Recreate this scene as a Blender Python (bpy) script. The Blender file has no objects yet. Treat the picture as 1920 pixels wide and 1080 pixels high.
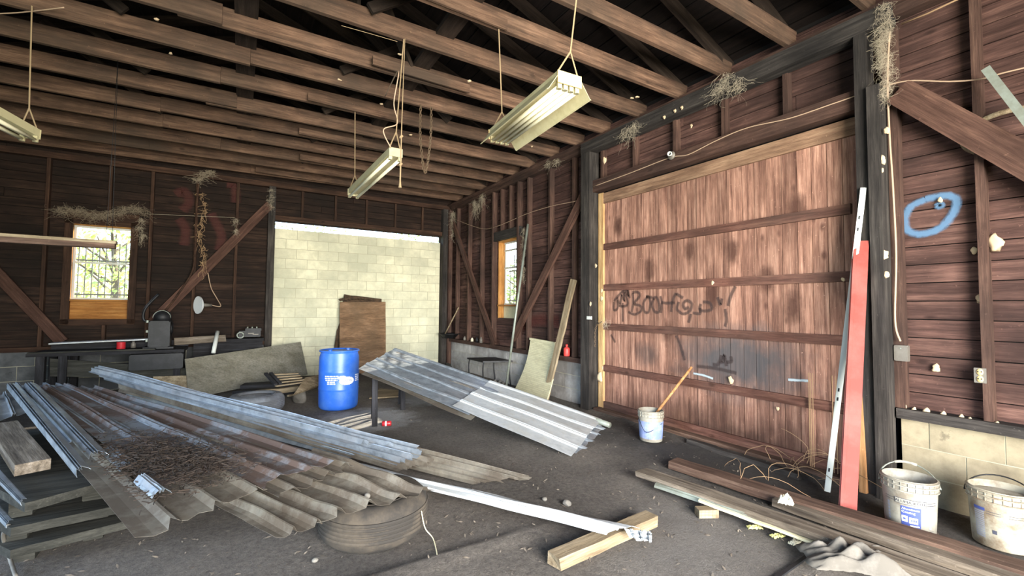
import bpy, bmesh, math, random
from mathutils import Vector, Matrix, noise as mnoise
R = random.Random(7)
sc = bpy.context.scene
col = sc.collection

# ---------------------------------------------------------------- camera
F_PX, YAW, PITCH, ROLL, HC = 835.0, math.radians(31.773), math.radians(2.493), math.radians(0.512), 1.57
cp, sp, cy, sy = math.cos(PITCH), math.sin(PITCH), math.cos(YAW), math.sin(YAW)
fw = Vector((sy*cp, cy*cp, sp)); r0 = Vector((cy, -sy, 0)); u0 = r0.cross(fw)
rt = r0*math.cos(ROLL)+u0*math.sin(ROLL); up = -r0*math.sin(ROLL)+u0*math.cos(ROLL)
CO = Vector((0, 0, HC))
cam = bpy.data.objects.new('camera', bpy.data.cameras.new('camera')); col.objects.link(cam)
m = Matrix((rt, up, -fw)).transposed().to_4x4(); m.translation = CO
cam.matrix_world = m
cam.data.sensor_width = 36; cam.data.lens = F_PX/1920*36; cam.data.clip_start = .05; cam.data.clip_end = 200
sc.camera = cam

def at(px, py, v, ax=2):
    """point of the plane coordinate[ax]=v seen at a pixel of the photograph"""
    d = rt*((px-960)/F_PX) - up*((py-540)/F_PX) + fw
    return CO + d*((v-CO[ax])/d[ax])

# ---------------------------------------------------------------- light
w = bpy.data.worlds.new('world'); sc.world = w; w.use_nodes = True
bg = w.node_tree.nodes['Background']
sky = w.node_tree.nodes.new('ShaderNodeTexSky'); sky.sky_type = 'NISHITA'; sky.sun_disc = False
sky.sun_elevation = math.radians(30); sky.sun_rotation = math.radians(78)
w.node_tree.links.new(sky.outputs[0], bg.inputs[0]); bg.inputs[1].default_value = 0.8
def lamp(name, kind, loc, d, energy, color, size=None, sizey=None, angle=None):
    l = bpy.data.lights.new(name, kind); l.energy = energy; l.color = color
    if size: l.shape = 'RECTANGLE'; l.size = size; l.size_y = sizey
    if angle: l.angle = angle
    o = bpy.data.objects.new(name, l); col.objects.link(o); o.location = loc
    o.rotation_euler = Vector(d).to_track_quat('-Z', 'Y').to_euler()
    return o
lamp('sun', 'SUN', (12, 10, 8), (-2.85, -1.35, -1.5), 13, (1, .9, .72), angle=.01)
key = lamp('daylight_front_doors', 'AREA', (1.2, -3.4, 1.6), (.34, 1, -.08), 760, (1, .955, .88), 4.2, 2.8); key.data.spread = math.radians(118)
side = lamp('daylight_side_door', 'AREA', (-5.35, 3.6, 1.9), (1, .1, -.4), 75, (.6, .77, 1), 3.0, 2.4); side.data.spread = math.radians(110)
vs = sc.view_settings; vs.view_transform = 'Standard'; vs.look = 'None'; vs.gamma = 1; vs.use_curve_mapping = False
vs.exposure = 0.72

# ---------------------------------------------------------------- materials
def lin(h):
    h = h.lstrip('#'); o = []
    for i in (0, 2, 4):
        c = int(h[i:i+2], 16)/255; o.append(c/12.92 if c <= .04045 else ((c+.055)/1.055)**2.4)
    return (*o, 1)
class NT:
    def __init__(s, name):
        s.m = bpy.data.materials.new(name); s.m.use_nodes = True; s.t = s.m.node_tree
        s.b = s.t.nodes['Principled BSDF']
    def n(s, typ, **kw):
        o = s.t.nodes.new('ShaderNode'+typ)
        for k, v in kw.items():
            if k.startswith('i_'): o.inputs[k[2:].replace('_', ' ')].default_value = v
            else: setattr(o, k, v)
        return o
    def l(s, a, b): s.t.links.new(a, b)
    def coords(s, space='Object', rnd=True, scale=(1, 1, 1)):
        tc = s.n('TexCoord'); src = tc.outputs['Object']
        if space == 'World': src = s.n('NewGeometry').outputs['Position']
        mp = s.n('Mapping'); mp.inputs['Scale'].default_value = scale
        if rnd and space == 'Object':
            oi = s.n('ObjectInfo'); vm = s.n('VectorMath', operation='MULTIPLY_ADD')
            s.l(oi.outputs['Random'], vm.inputs[0]); vm.inputs[1].default_value = (37, 91, 53); s.l(src, vm.inputs[2]); src = vm.outputs[0]
        s.l(src, mp.inputs[0]); return mp.outputs[0]
    def noise(s, vec, scale=1, detail=4, rough=.6):
        o = s.n('TexNoise'); o.inputs['Scale'].default_value = scale; o.inputs['Detail'].default_value = detail
        o.inputs['Roughness'].default_value = rough; s.l(vec, o.inputs['Vector']); return o.outputs['Fac']
    def ramp(s, fac, stops):
        o = s.n('ValToRGB'); e = o.color_ramp.elements
        while len(e) < len(stops): e.new(.5)
        for i, (p, c) in enumerate(stops): e[i].position = p; e[i].color = lin(c) if isinstance(c, str) else (c, c, c, 1)
        s.l(fac, o.inputs[0]); return o.outputs[0]
    def mix(s, fac, a, b, mode='MIX'):
        o = s.n('MixRGB', blend_type=mode)
        for k, v in (('Fac', fac), ('Color1', a), ('Color2', b)):
            if isinstance(v, (int, float)): o.inputs[k].default_value = v
            elif isinstance(v, str): o.inputs[k].default_value = lin(v)
            elif isinstance(v, tuple): o.inputs[k].default_value = v
            else: s.l(v, o.inputs[k])
        return o.outputs[0]
    def bump(s, h, strength=.3, dist=.01):
        o = s.n('Bump'); o.inputs['Strength'].default_value = strength; o.inputs['Distance'].default_value = dist
        s.l(h, o.inputs['Height']); s.l(o.outputs[0], s.b.inputs['Normal'])
    def done(s, c, rough=.8, metal=0):
        if isinstance(c, str): s.b.inputs['Base Color'].default_value = lin(c)
        else: s.l(c, s.b.inputs['Base Color'])
        if isinstance(rough, (int, float)): s.b.inputs['Roughness'].default_value = rough
        else: s.l(rough, s.b.inputs['Roughness'])
        s.b.inputs['Metallic'].default_value = metal
        return s.m

def wood(name, dark, mid, light, vary=.35, rough=.85, grain=14, knots=True, dirt=None, extra=None, spec=.2):
    t = NT(name)
    v = t.coords(scale=(.9, grain, grain))
    g = t.noise(v, 1.6, 6, .65)
    c = t.ramp(g, [(.28, dark), (.5, mid), (.72, light)])
    v2 = t.coords(scale=(1.4, 3, 3)); b = t.noise(v2, 1.2, 3)
    c = t.mix(t.ramp(b, [(.35, .55), (.65, 0.0)]), c, dark)
    if knots:
        vo = t.n('TexVoronoi'); vo.inputs['Scale'].default_value = 2.3
        vk = t.coords(scale=(1, 1.8, 1.8)); t.l(vk, vo.inputs['Vector'])
        c = t.mix(t.ramp(vo.outputs['Distance'], [(.05, .8), (.13, 0.0)]), c, dark)
    fine = t.noise(t.coords(scale=(2.5, grain*4, grain*4)), 3, 4, .7); c = t.mix(.75, c, t.ramp(fine, [(.33, .45), (.62, 1.0)]), 'MULTIPLY')
    speck = t.noise(t.coords(scale=(1, 1, 1)), 38, 3, .6); c = t.mix(t.ramp(speck, [(.66, 0.0), (.74, .45)]), c, light)
    oi = t.n('ObjectInfo'); hs = t.n('HueSaturation')
    mr = t.n('MapRange'); t.l(oi.outputs['Random'], mr.inputs[0]); mr.inputs[3].default_value = 1-vary; mr.inputs[4].default_value = 1+vary
    t.l(mr.outputs[0], hs.inputs['Value']); t.l(c, hs.inputs['Color']); c = hs.outputs[0]
    if dirt:
        wv = t.coords('World', scale=(1, 1, 1)); d = t.noise(wv, 1.1, 5)
        c = t.mix(t.ramp(d, [(.42, 0.0), (.68, dirt[1])]), c, dirt[0])
    if extra: c = extra(t, c)
    t.bump(g, .9, .006); t.b.inputs['Specular IOR Level'].default_value = spec
    return t.done(c, rough)

def blob(t, c, centre, radii, colour, strength, soft=.5, nscale=3.5):
    """a stain with a shape of its own at a place on the surface"""
    g = t.n('NewGeometry'); s = t.n('VectorMath', operation='SUBTRACT'); t.l(g.outputs['Position'], s.inputs[0]); s.inputs[1].default_value = centre
    d = t.n('VectorMath', operation='DIVIDE'); t.l(s.outputs[0], d.inputs[0]); d.inputs[1].default_value = radii
    ln = t.n('VectorMath', operation='LENGTH'); t.l(d.outputs[0], ln.inputs[0])
    nz = t.noise(t.coords('World'), nscale, 5)
    a = t.n('Math', operation='MULTIPLY_ADD'); t.l(nz, a.inputs[0]); a.inputs[1].default_value = 1.0; t.l(ln.outputs['Value'], a.inputs[2])
    return t.mix(t.ramp(a.outputs[0], [(1.0-soft if soft < 1 else 0, strength), (1.35 if False else .999, 0.0)]) if False else _fall(t, a.outputs[0], strength, soft), c, colour)
def _fall(t, v, strength, soft):
    mr = t.n('MapRange', clamp=True); t.l(v, mr.inputs[0]); mr.inputs[1].default_value = 1.5-soft; mr.inputs[2].default_value = 1.5
    mr.inputs[3].default_value = strength; mr.inputs[4].default_value = 0; return mr.outputs[0]

M = {}
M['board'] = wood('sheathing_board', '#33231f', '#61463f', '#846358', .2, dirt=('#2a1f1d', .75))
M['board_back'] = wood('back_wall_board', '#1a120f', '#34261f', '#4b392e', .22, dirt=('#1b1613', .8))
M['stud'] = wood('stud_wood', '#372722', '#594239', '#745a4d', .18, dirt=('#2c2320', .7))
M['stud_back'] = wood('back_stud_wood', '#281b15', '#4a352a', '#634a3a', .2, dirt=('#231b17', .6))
M['post'] = wood('sooty_post_wood', '#242120', '#433e3b', '#625c56', .15, knots=False, dirt=('#171616', .6))
M['brace'] = wood('brace_wood', '#38261f', '#583f36', '#735649', .12)
M['joist'] = wood('joist_wood', '#382a22', '#6a5141', '#8c6f5b', .16, dirt=('#3d332b', .8))
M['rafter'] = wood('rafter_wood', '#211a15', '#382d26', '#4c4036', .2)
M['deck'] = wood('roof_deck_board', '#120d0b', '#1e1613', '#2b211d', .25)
def doorx(t, c):
    c = blob(t, c, (4.8, 2.95, .98), (.5, .95, .5), '#46474a', .88, .7)
    c = blob(t, c, (4.8, 4.25, .95), (.4, .28, .2), '#3f3a3a', .6, .6)
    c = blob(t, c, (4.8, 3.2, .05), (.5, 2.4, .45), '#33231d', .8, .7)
    for y, z in ((4.8, 2.8), (3.55, 2.3), (3.0, 2.25), (2.6, 1.9), (3.25, 1.75), (2.3, 2.6), (4.2, 2.1), (2.35, 1.6), (3.9, 1.25)):
        c = blob(t, c, (4.8, y, z), (.3, .11, .2), '#3d2620', .75, .6, 7)
    return c
M['plank_door'] = wood('door_plank', '#563a32', '#a57b69', '#d2a690', .22, grain=16, extra=doorx)
M['rail_door'] = wood('door_rail', '#42291f', '#6d4a40', '#8c6656', .12, dirt=('#3c3531', .5))
M['pale_trim'] = wood('pale_pine', '#8f6c48', '#c9a473', '#e2c493', .08, knots=False)
M['door_head'] = wood('door_head_board', '#5a4436', '#8d6f59', '#a88a70', .08)
M['gold'] = wood('new_pine', '#85542a', '#b98145', '#d6a365', .08)
M['grey_plank'] = wood('weathered_plank', '#453d35', '#7e7264', '#a3978a', .12)
M['rot_plank'] = wood('rotten_plank', '#3b2c25', '#6c5447', '#947a69', .12, dirt=('#3b302a', .5))
M['tan_lumber'] = wood('tan_lumber', '#5e4e3b', '#9b8a70', '#b9aa90', .12)
M['slab'] = wood('old_panel', '#262622', '#3e3d38', '#54524b', .15, knots=False)
M['bench'] = wood('bench_wood', '#1b1a1b', '#2f2e31', '#45454a', .15, knots=False)
M['ply'] = wood('plywood', '#6a6759', '#89857a', '#999588', .05, grain=5, knots=False, dirt=('#6b6048', .25))
M['masonite'] = wood('stained_hardboard', '#5e4936', '#87694f', '#a5856a', .05, grain=4, knots=False, dirt=('#544636', .8))
M['handle'] = wood('handle_wood', '#7d5636', '#b98658', '#d4a679', .05, knots=False)

def block_mat(name, a, b, c2):
    t = NT(name); v = t.coords(scale=(1, 1, 1)); n1 = t.noise(v, 5, 6, .7); wv = t.coords('World'); n2 = t.noise(wv, .9, 5)
    c = t.ramp(n1, [(.3, a), (.6, b)])
    c = t.mix(t.ramp(n2, [(.42, 0.0), (.62, .8)]), c, c2); c = t.mix(t.ramp(t.noise(wv, 7, 5, .7), [(.62, 0.0), (.7, .5)]), c, c2)
    oi = t.n('ObjectInfo'); hs = t.n('HueSaturation'); mr = t.n('MapRange'); t.l(oi.outputs['Random'], mr.inputs[0]); mr.inputs[3].default_value = .9; mr.inputs[4].default_value = 1.08
    t.l(mr.outputs[0], hs.inputs['Value']); t.l(c, hs.inputs['Color'])
    t.bump(t.noise(v, 40, 4), .4, .004); return t.done(hs.outputs[0], .9)
M['block'] = block_mat('painted_block', '#c6c2a8', '#dcd8bd', '#b3b39d')
M['block_dark'] = block_mat('dark_block', '#4b4d50', '#66686a', '#2c2d2f')
M['block_grey'] = block_mat('whitewashed_block', '#9a9794', '#bab7b4', '#5f5a57')
M['block_low'] = block_mat('stained_block', '#7d725d', '#9c9077', '#463d32')
M['mortar'] = NT('mortar').done('#a5a08b', .95)

def tin(name, base, rust, amount, edge='#c9d2da', rough=.38, metal=.75):
    t = NT(name)
    v = t.coords(scale=(.8, .8, .8), rnd=True); n1 = t.noise(v, 2.2, 6, .7); n3 = t.noise(v, 14, 5, .7)
    c = t.ramp(n3, [(.3, base), (.7, edge)])
    f = t.mix(.35, n1, n3); msk = t.ramp(f, [(.54-.14*amount, 0.0), (.62-.1*amount, amount)])
    c = t.mix(msk, c, rust)
    t.l(c, t.b.inputs['Base Color'])
    r = t.ramp(msk, [(0, rough), (1, .85)]); t.l(r, t.b.inputs['Roughness'])
    mm = t.ramp(msk, [(0, metal), (1, .05)]); t.l(mm, t.b.inputs['Metallic'])
    t.bump(n3, .25, .003); return t.m
M['tin'] = tin('galvanised_tin', '#6c747c', '#574c43', .4, '#a3adb8', .4, .5)
M['tin_old'] = tin('dull_tin', '#5f5b53', '#41372d', .8, '#827c71', .65, .15)
M['tin_rust'] = tin('rusty_tin', '#666a70', '#4b3629', .9, '#90959b', .5, .35)
M['tin_bright'] = tin('bright_tin', '#a3aab0', '#7f786c', .4, '#c6cbce', .5, .3)

def plain(name, c, rough=.5, metal=0, nz=0, dirt=None):
    t = NT(name)
    if dirt:
        v = t.coords(); n = t.noise(v, dirt[2] if len(dirt) > 2 else 6, 6, .7)
        cc = t.mix(t.ramp(n, [(.45, 0.0), (.62, dirt[1])]), c, dirt[0]); t.bump(n, .2, .003)
        return t.done(cc, rough, metal)
    return t.done(c, rough, metal)
M['enamel'] = plain('cream_enamel', '#b5ad8a', .4, 0, dirt=('#958b68', .5, 5))
M['tube'] = plain('fluorescent_tube_glass', '#dcd6b8', .25)
M['louver'] = plain('cream_slat_metal', '#cfc9a8', .5, dirt=('#a79f80', .5, 4))
M['blue'] = plain('blue_plastic', '#2a61c4', .38, dirt=('#5f8ad0', .3, 4))
M['bluelid'] = plain('blue_drum_top', '#4a7fc9', .5, dirt=('#b9c8cf', .8, 5))
M['white'] = plain('white_print', '#e6ebf0', .6)
M['rubber'] = plain('dusty_rubber', '#66686c', .85, dirt=('#8f949c', .7, 3))
M['rubber2'] = plain('muddy_rubber', '#2c2824', .9, dirt=('#50473c', .7, 3))
M['bucket'] = plain('grimy_white_plastic', '#918d82', .5, dirt=('#655a4c', .75, 5))
M['bucket2'] = plain('stained_white_plastic', '#a19b8a', .5, dirt=('#6f5c48', .85, 5))
M['bucketblue'] = plain('faded_blue_label', '#6f7fae', .6, dirt=('#9aa2bb', .6, 9))
M['labelblue'] = plain('blue_print', '#3a4784', .6)
M['labelgrey'] = plain('grey_print', '#8b8f9b', .6)
M['ink'] = plain('dark_print', '#3c3d4a', .7)
M['paste'] = plain('dried_mortar', '#a39b8b', .95, dirt=('#6d6558', .7))
M['redbeam'] = plain('red_primer_paint', '#85372e', .6, dirt=('#96524a', .7, 2))
M['redplastic'] = plain('red_plastic', '#c8433f', .45)
M['canred'] = plain('red_can_paint', '#b3262e', .35)
M['steel'] = plain('dull_steel', '#8e958c', .5, .4, dirt=('#6d6a5c', .6, 4))
M['chain'] = plain('rusty_chain', '#6a5845', .7, .4)
M['iron'] = plain('black_iron', '#141518', .55, .3, dirt=('#28282c', .6))
M['rope'] = plain('old_rope', '#8f7a5d', .9)
M['wire'] = plain('tan_wire', '#a98f78', .7)
M['web'] = plain('dusty_cobweb', '#b0a48f', .95)
M['web_dark'] = plain('matted_cobweb', '#8d806d', .95)
M['nest'] = plain('mud_nest', '#c9b08f', .95)
M['twig'] = plain('dry_twig', '#30261f', .95)
M['vine'] = plain('dry_vine', '#8d7255', .9)
M['cloth'] = plain('grey_rag', '#54504a', .95, dirt=('#6f6a64', .7, 5))
M['darkrag'] = plain('brown_insulation', '#4b3a2b', .98, dirt=('#2a2019', .8, 9))
M['galv'] = plain('grey_box_metal', '#77726a', .6, .3, dirt=('#554f48', .5))
M['outlet'] = plain('cream_outlet', '#d5b980', .5)
M['paper'] = plain('pale_paper', '#d6cfb7', .9, dirt=('#a29a83', .6, 8))
M['yellowpaper'] = plain('yellow_wrapper', '#c9c27a', .8)
M['creamstrip'] = plain('cream_strip', '#d9d0ad', .6, dirt=('#a89c7c', .5, 4))
M['dish'] = plain('white_enamel_shade', '#dfe3e6', .3)
M['chips'] = plain('leaf_chips', '#7a7064', .95, dirt=('#3a3029', .9, 3))
M['stone'] = plain('pale_stone', '#75716a', .95)
M['sash'] = plain('white_sash', '#c5c8c2', .5)
M['bars'] = plain('dark_security_bar', '#33363b', .6)
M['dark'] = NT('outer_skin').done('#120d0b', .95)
def soft_paint(name, c, a):
    t = NT(name); uv = t.n('UVMap'); s = t.n('SeparateXYZ'); t.l(uv.outputs[0], s.inputs[0])
    m1 = t.n('Math', operation='PINGPONG'); t.l(s.outputs[1], m1.inputs[0]); m1.inputs[1].default_value = .5
    nz = t.noise(t.coords('World'), 30, 3)
    m2 = t.n('Math', operation='MULTIPLY_ADD'); t.l(nz, m2.inputs[0]); m2.inputs[1].default_value = .3; t.l(m1.outputs[0], m2.inputs[2])
    mr = t.n('MapRange', clamp=True, interpolation_type='SMOOTHSTEP'); t.l(m2.outputs[0], mr.inputs[0]); mr.inputs[1].default_value = .12; mr.inputs[2].default_value = .5
    mr.inputs[3].default_value = 0; mr.inputs[4].default_value = a
    t.l(mr.outputs[0], t.b.inputs['Alpha']); return t.done(c, .7)
M['spray_blue'] = soft_paint('blue_spray_paint', '#5b7d9e', .75)
M['spray_black'] = soft_paint('black_spray_paint', '#3c2f2e', .55)
M['smear'] = soft_paint('pale_smear', '#a9b6bd', .8)
M['spray_red'] = soft_paint('faded_red_spray_paint', '#6b2f28', .28)
t = NT('window_glass'); t.b.inputs['Alpha'].default_value = .12; M['glass'] = t.done('#c9cdc4', .15)
t = NT('foliage'); oi = t.n('ObjectInfo'); nz = t.noise(t.coords('World'), 3, 4); M['leaf'] = t.done(t.ramp(nz, [(.35, '#7d9a45'), (.65, '#d8dd80')]), .7)
t = NT('grass'); nz = t.noise(t.coords('World'), 2, 5); M['grass'] = t.done(t.ramp(nz, [(.35, '#7f8f45'), (.65, '#c3c47a')]), .9)
M['bark'] = plain('bark', '#4a3c30', .9)
t = NT('dirt_floor')
wv = t.coords('World'); n1 = t.noise(wv, 1.1, 8, .65); n2 = t.noise(wv, 26, 6, .75); n3 = t.noise(wv, 5, 5, .7)
c = t.ramp(n1, [(.33, '#403a35'), (.5, '#625a53'), (.68, '#867d73')])
c = t.mix(.55, c, t.ramp(n2, [(.3, '#302b27'), (.6, '#7b736b')]))
c = t.mix(t.ramp(n3, [(.58, 0.0), (.72, .4)]), c, '#746d66')
p = at(690, 785, 0); c = blob(t, c, (p.x, p.y, 0), (.75, .8, .6), '#b5b3b0', .75, .45, 6)
p = at(790, 745, 0); c = blob(t, c, (p.x, p.y, 0), (.6, .8, .6), '#a9abac', .5, .4, 6)
p = at(1300, 1010, 0); c = blob(t, c, (p.x, p.y, 0), (1.1, .8, 1), '#77736f', .7, .9, 3)
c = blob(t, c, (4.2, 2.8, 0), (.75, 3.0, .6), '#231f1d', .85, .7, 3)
n4 = t.noise(wv, 90, 4, .8); c = t.mix(.6, c, t.ramp(n4, [(.35, .5), (.6, 1.15)]), 'MULTIPLY')
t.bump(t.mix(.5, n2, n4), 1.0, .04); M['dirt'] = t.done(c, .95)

# ---------------------------------------------------------------- building blocks
def mesh_from(bm, name, mat):
    me = bpy.data.meshes.new(name); bm.normal_update(); bm.to_mesh(me); bm.free()
    if mat: me.materials.append(mat if not isinstance(mat, str) else M[mat])
    return me
def link(name, me, parent=None, smooth=False):
    o = bpy.data.objects.new(name, me); col.objects.link(o)
    if parent is not None:
        o.parent = parent; o.matrix_parent_inverse = Matrix.Translation(-Vector(parent.location))
    if smooth:
        for p_ in me.polygons: p_.use_smooth = True
    return o
def obj(name, bm, mat, parent=None, smooth=False): return link(name, mesh_from(bm, name, mat), parent, smooth)
def tag(o, label=None, cat=None, group=None, kind=None):
    if label: o['label'] = label
    if cat: o['category'] = cat
    if group: o['group'] = group
    if kind: o['kind'] = kind
    return o
def thing(name, label, cat, loc=(0, 0, 0), group=None):
    o = bpy.data.objects.new(name, None); col.objects.link(o); o.location = loc; o.empty_display_size = .1
    return tag(o, label, cat, group)
def basis(p0, p1, upv=(0, 0, 1)):
    p0, p1 = Vector(p0), Vector(p1); x = (p1-p0).normalized(); u = Vector(upv)
    z = u - x*u.dot(x)
    if z.length < 1e-4: z = Vector((1, 0, 0)) - x*x.x
    z.normalize(); y = z.cross(x)
    m = Matrix((x, y, z)).transposed().to_4x4(); m.translation = (p0+p1)/2
    return m, (p1-p0).length
_cache = {}
def box_mesh(L, W, T, mat, name):
    k = (round(L, 3), round(W, 3), round(T, 3), mat)
    if k not in _cache:
        bm = bmesh.new(); bmesh.ops.create_cube(bm, size=1); bmesh.ops.scale(bm, vec=(k[0], k[1], k[2]), verts=bm.verts)
        _cache[k] = mesh_from(bm, name, mat)
    return _cache[k]
def piece(name, p0, p1, W, T, mat, parent=None, upv=(0, 0, 1), roll=0):
    """a straight timber from p0 to p1: W across, T along the up vector; its mesh lies along X"""
    mw, L = basis(p0, p1, upv)
    if roll: mw = mw @ Matrix.Rotation(roll, 4, 'X')
    o = link(name, box_mesh(L, W, T, mat, name), parent)
    o.matrix_basis = mw if parent is None else mw
    return o
def addbox(bm, c, s, mat4=None):
    r = bmesh.ops.create_cube(bm, size=1)['verts']; bmesh.ops.scale(bm, vec=s, verts=r)
    if mat4: bmesh.ops.transform(bm, matrix=mat4, verts=r)
    bmesh.ops.translate(bm, vec=c, verts=r); return r
def addbeam(bm, p0, p1, W, T, upv=(0, 0, 1)):
    mw, L = basis(p0, p1, upv); r = bmesh.ops.create_cube(bm, size=1)['verts']
    bmesh.ops.scale(bm, vec=(L, W, T), verts=r); bmesh.ops.transform(bm, matrix=mw, verts=r); return r
def addtube(bm, pts, r, seg=6, cap=True):
    pts = [Vector(p) for p in pts]; rings = []
    prev = None
    for i, p in enumerate(pts):
        d = (pts[min(i+1, len(pts)-1)]-pts[max(i-1, 0)])
        if d.length < 1e-9: d = Vector((0, 0, 1))
        d.normalize()
        n = prev - d*prev.dot(d) if prev is not None else d.orthogonal()
        if n.length < 1e-5: n = d.orthogonal()
        n.normalize(); prev = n; b = d.cross(n); rr = r[i] if isinstance(r, (list, tuple)) else r
        rings.append([bm.verts.new(p+(n*math.cos(a)+b*math.sin(a))*rr) for a in [2*math.pi*k/seg for k in range(seg)]])
    for a, b in zip(rings, rings[1:]):
        for k in range(seg): bm.faces.new((a[k], a[(k+1) % seg], b[(k+1) % seg], b[k]))
    if cap and seg > 2:
        bm.faces.new(rings[0][::-1]); bm.faces.new(rings[-1])
def addlathe(bm, prof, seg=32, c=(0, 0, 0), close=False):
    rings = [[bm.verts.new((c[0]+r*math.cos(2*math.pi*k/seg), c[1]+r*math.sin(2*math.pi*k/seg), c[2]+z)) for k in range(seg)] for r, z in prof]
    prs = list(zip(rings, rings[1:])) + ([(rings[-1], rings[0])] if close else [])
    for a, b in prs:
        for k in range(seg): bm.faces.new((a[k], a[(k+1) % seg], b[(k+1) % seg], b[k]))
    return rings
def tube_obj(name, pts, r, mat, parent=None, seg=6):
    bm = bmesh.new(); addtube(bm, pts, r, seg); return obj(name, bm, mat, parent, True)
def curve_pts(pts, n=8):
    """Catmull-Rom through the points"""
    P_ = [Vector(p) for p in pts]; out = []
    for i in range(len(P_)-1):
        a, b, c_, d = P_[max(i-1, 0)], P_[i], P_[i+1], P_[min(i+2, len(P_)-1)]
        for k in range(n):
            s = k/n; out.append(.5*((2*b)+(c_-a)*s+(2*a-5*b+4*c_-d)*s*s+(-a+3*b-3*c_+d)*s**3))
    out.append(P_[-1]); return out

XR, YB, ZP = 4.85, 10.9, 4.2        # inner face of right wall, inner face of back wall, top of plate

# ---------------------------------------------------------------- the setting: floor
fl_x0, fl_x1, fl_y0, fl_y1 = -5.3, 5.2, -2.2, 11.3
ridge_a, ridge_b = at(740, 1078, 0), at(1040, 980, 0)
def floor_z(x, y):
    z = .012*mnoise.noise(Vector((x*2.2, y*2.2, 0))) + .006*mnoise.noise(Vector((x*9, y*9, 3)))
    d = ridge_b-ridge_a; q = Vector((x, y, 0))-ridge_a; s = max(-.3, min(1, q.dot(d)/d.length_squared)); dist = (q-d*s).length
    z += .03*math.exp(-(dist/.035)**2)
    z += .05*math.exp(-((x-4.72)/.12)**2)*(1 if 1.6 < y < 5.2 else .3)*(.7+.5*mnoise.noise(Vector((y*3, 0, 5))))
    return z
bm = bmesh.new(); NX, NY = 150, 190; vv = []
for j in range(NY+1):
    y = fl_y0+(fl_y1-fl_y0)*j/NY
    vv.append([bm.verts.new((x, y, floor_z(x, y))) for x in [fl_x0+(fl_x1-fl_x0)*i/NX for i in range(NX+1)]])
for j in range(NY):
    for i in range(NX): bm.faces.new((vv[j][i], vv[j][i+1], vv[j+1][i+1], vv[j+1][i]))
floor = obj('floor', bm, 'dirt', None, True); tag(floor, 'dark packed dirt floor of the barn with ash and litter', kind='structure')
# concrete slab corner with its joint at the lower right
a, b = at(1525, 1035, 0.012), at(1440, 1095, 0.012)
piece('concrete_joint', a, b, .022, .012, 'iron', floor)

# ---------------------------------------------------------------- walls: skin, boards, studs, posts
def skin(name, rects, ax, v0, v1, label):
    bm = bmesh.new()
    for (a0, a1, z0, z1) in rects:
        if ax == 0: addbox(bm, ((v0+v1)/2, (a0+a1)/2, (z0+z1)/2), (abs(v1-v0), a1-a0, z1-z0))
        else: addbox(bm, ((a0+a1)/2, (v0+v1)/2, (z0+z1)/2), (a1-a0, abs(v1-v0), z1-z0))
    o = obj(name, bm, 'dark'); return tag(o, label, kind='structure')
wr = skin('wall_right', [(-2.2, 1.6, 0, 4.6), (1.6, 5.2, 0, 4.6), (5.2, 7.5, 0, 4.6), (8.42, 11.3, 0, 4.6), (7.5, 8.42, 0, 1.34), (7.5, 8.42, 3.0, 4.6)], 0, 4.9, 5.0, 'right side wall of dark red-brown boards on studs above pale blocks')
wb = skin('wall_back', [(-5.3, -2.57, 0, 4.6), (-1.66, .68, 0, 4.6), (-2.57, -1.66, 0, 1.27), (-2.57, -1.66, 3.02, 4.6), (.68, 4.53, 3.42, 4.6), (4.53, 5.3, 0, 4.6)], 1, 10.95, 11.05, 'far wall of dark brown boards around the white block infill')
wl = skin('wall_left', [(-2.2, 2.1, 0, 4.6), (5.1, 11.3, 0, 4.6), (2.1, 5.1, 3.1, 4.6)], 0, -5.1, -5.0, 'left side wall of the barn with an open doorway')
wf = skin('wall_front', [(-5.1, -4.2, 0, 4.6), (3.2, 5.0, 0, 4.6), (-4.2, 3.2, 3.5, 4.6)], 1, -1.75, -1.65, 'front wall of the barn around its open doors')

BH = .152
def boards(wall, ax, v, a0, a1, z0, z1, holes, mat, cuts):
    z = z0; k = 0
    while z < z1-.02:
        h = min(BH, z1-z); zc = z+h/2
        segs = [(a0, a1)]
        for (h0, h1, hz0, hz1) in holes:
            if hz0 < zc < hz1:
                ns = []
                for s0, s1 in segs:
                    if h1 <= s0 or h0 >= s1: ns.append((s0, s1)); continue
                    if h0 > s0: ns.append((s0, h0))
                    if h1 < s1: ns.append((h1, s1))
                segs = ns
        for s0, s1 in segs:
            pts = [s0]
            c_ = cuts[k % len(cuts)]
            if s0+.5 < c_ < s1-.5: pts.append(c_)
            pts.append(s1)
            for q0, q1 in zip(pts, pts[1:]):
                off = R.uniform(-.005, .005); t_ = .022
                g = .003
                if ax == 0: p0, p1, n = (v+off, q0+g, zc), (v+off, q1-g, zc), (1, 0, 0)
                else: p0, p1, n = (q0+g, v+off, zc), (q1-g, v+off, zc), (0, 1, 0)
                o = piece('board', p0, p1, h-.008, t_, mat, wall, upv=n, roll=R.uniform(-.025, .025))
        z += h; k += 1
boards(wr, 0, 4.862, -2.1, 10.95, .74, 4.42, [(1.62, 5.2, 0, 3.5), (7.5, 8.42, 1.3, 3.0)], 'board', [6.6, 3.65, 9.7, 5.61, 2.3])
boards(wb, 1, 10.912, -5.0, 4.85, .8, 4.42, [(.68, 4.53, 0, 3.42), (-2.57, -1.66, 1.27, 3.02)], 'board_back', [-.7, 2.3, -3.4, -1.4, 1.6])
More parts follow.
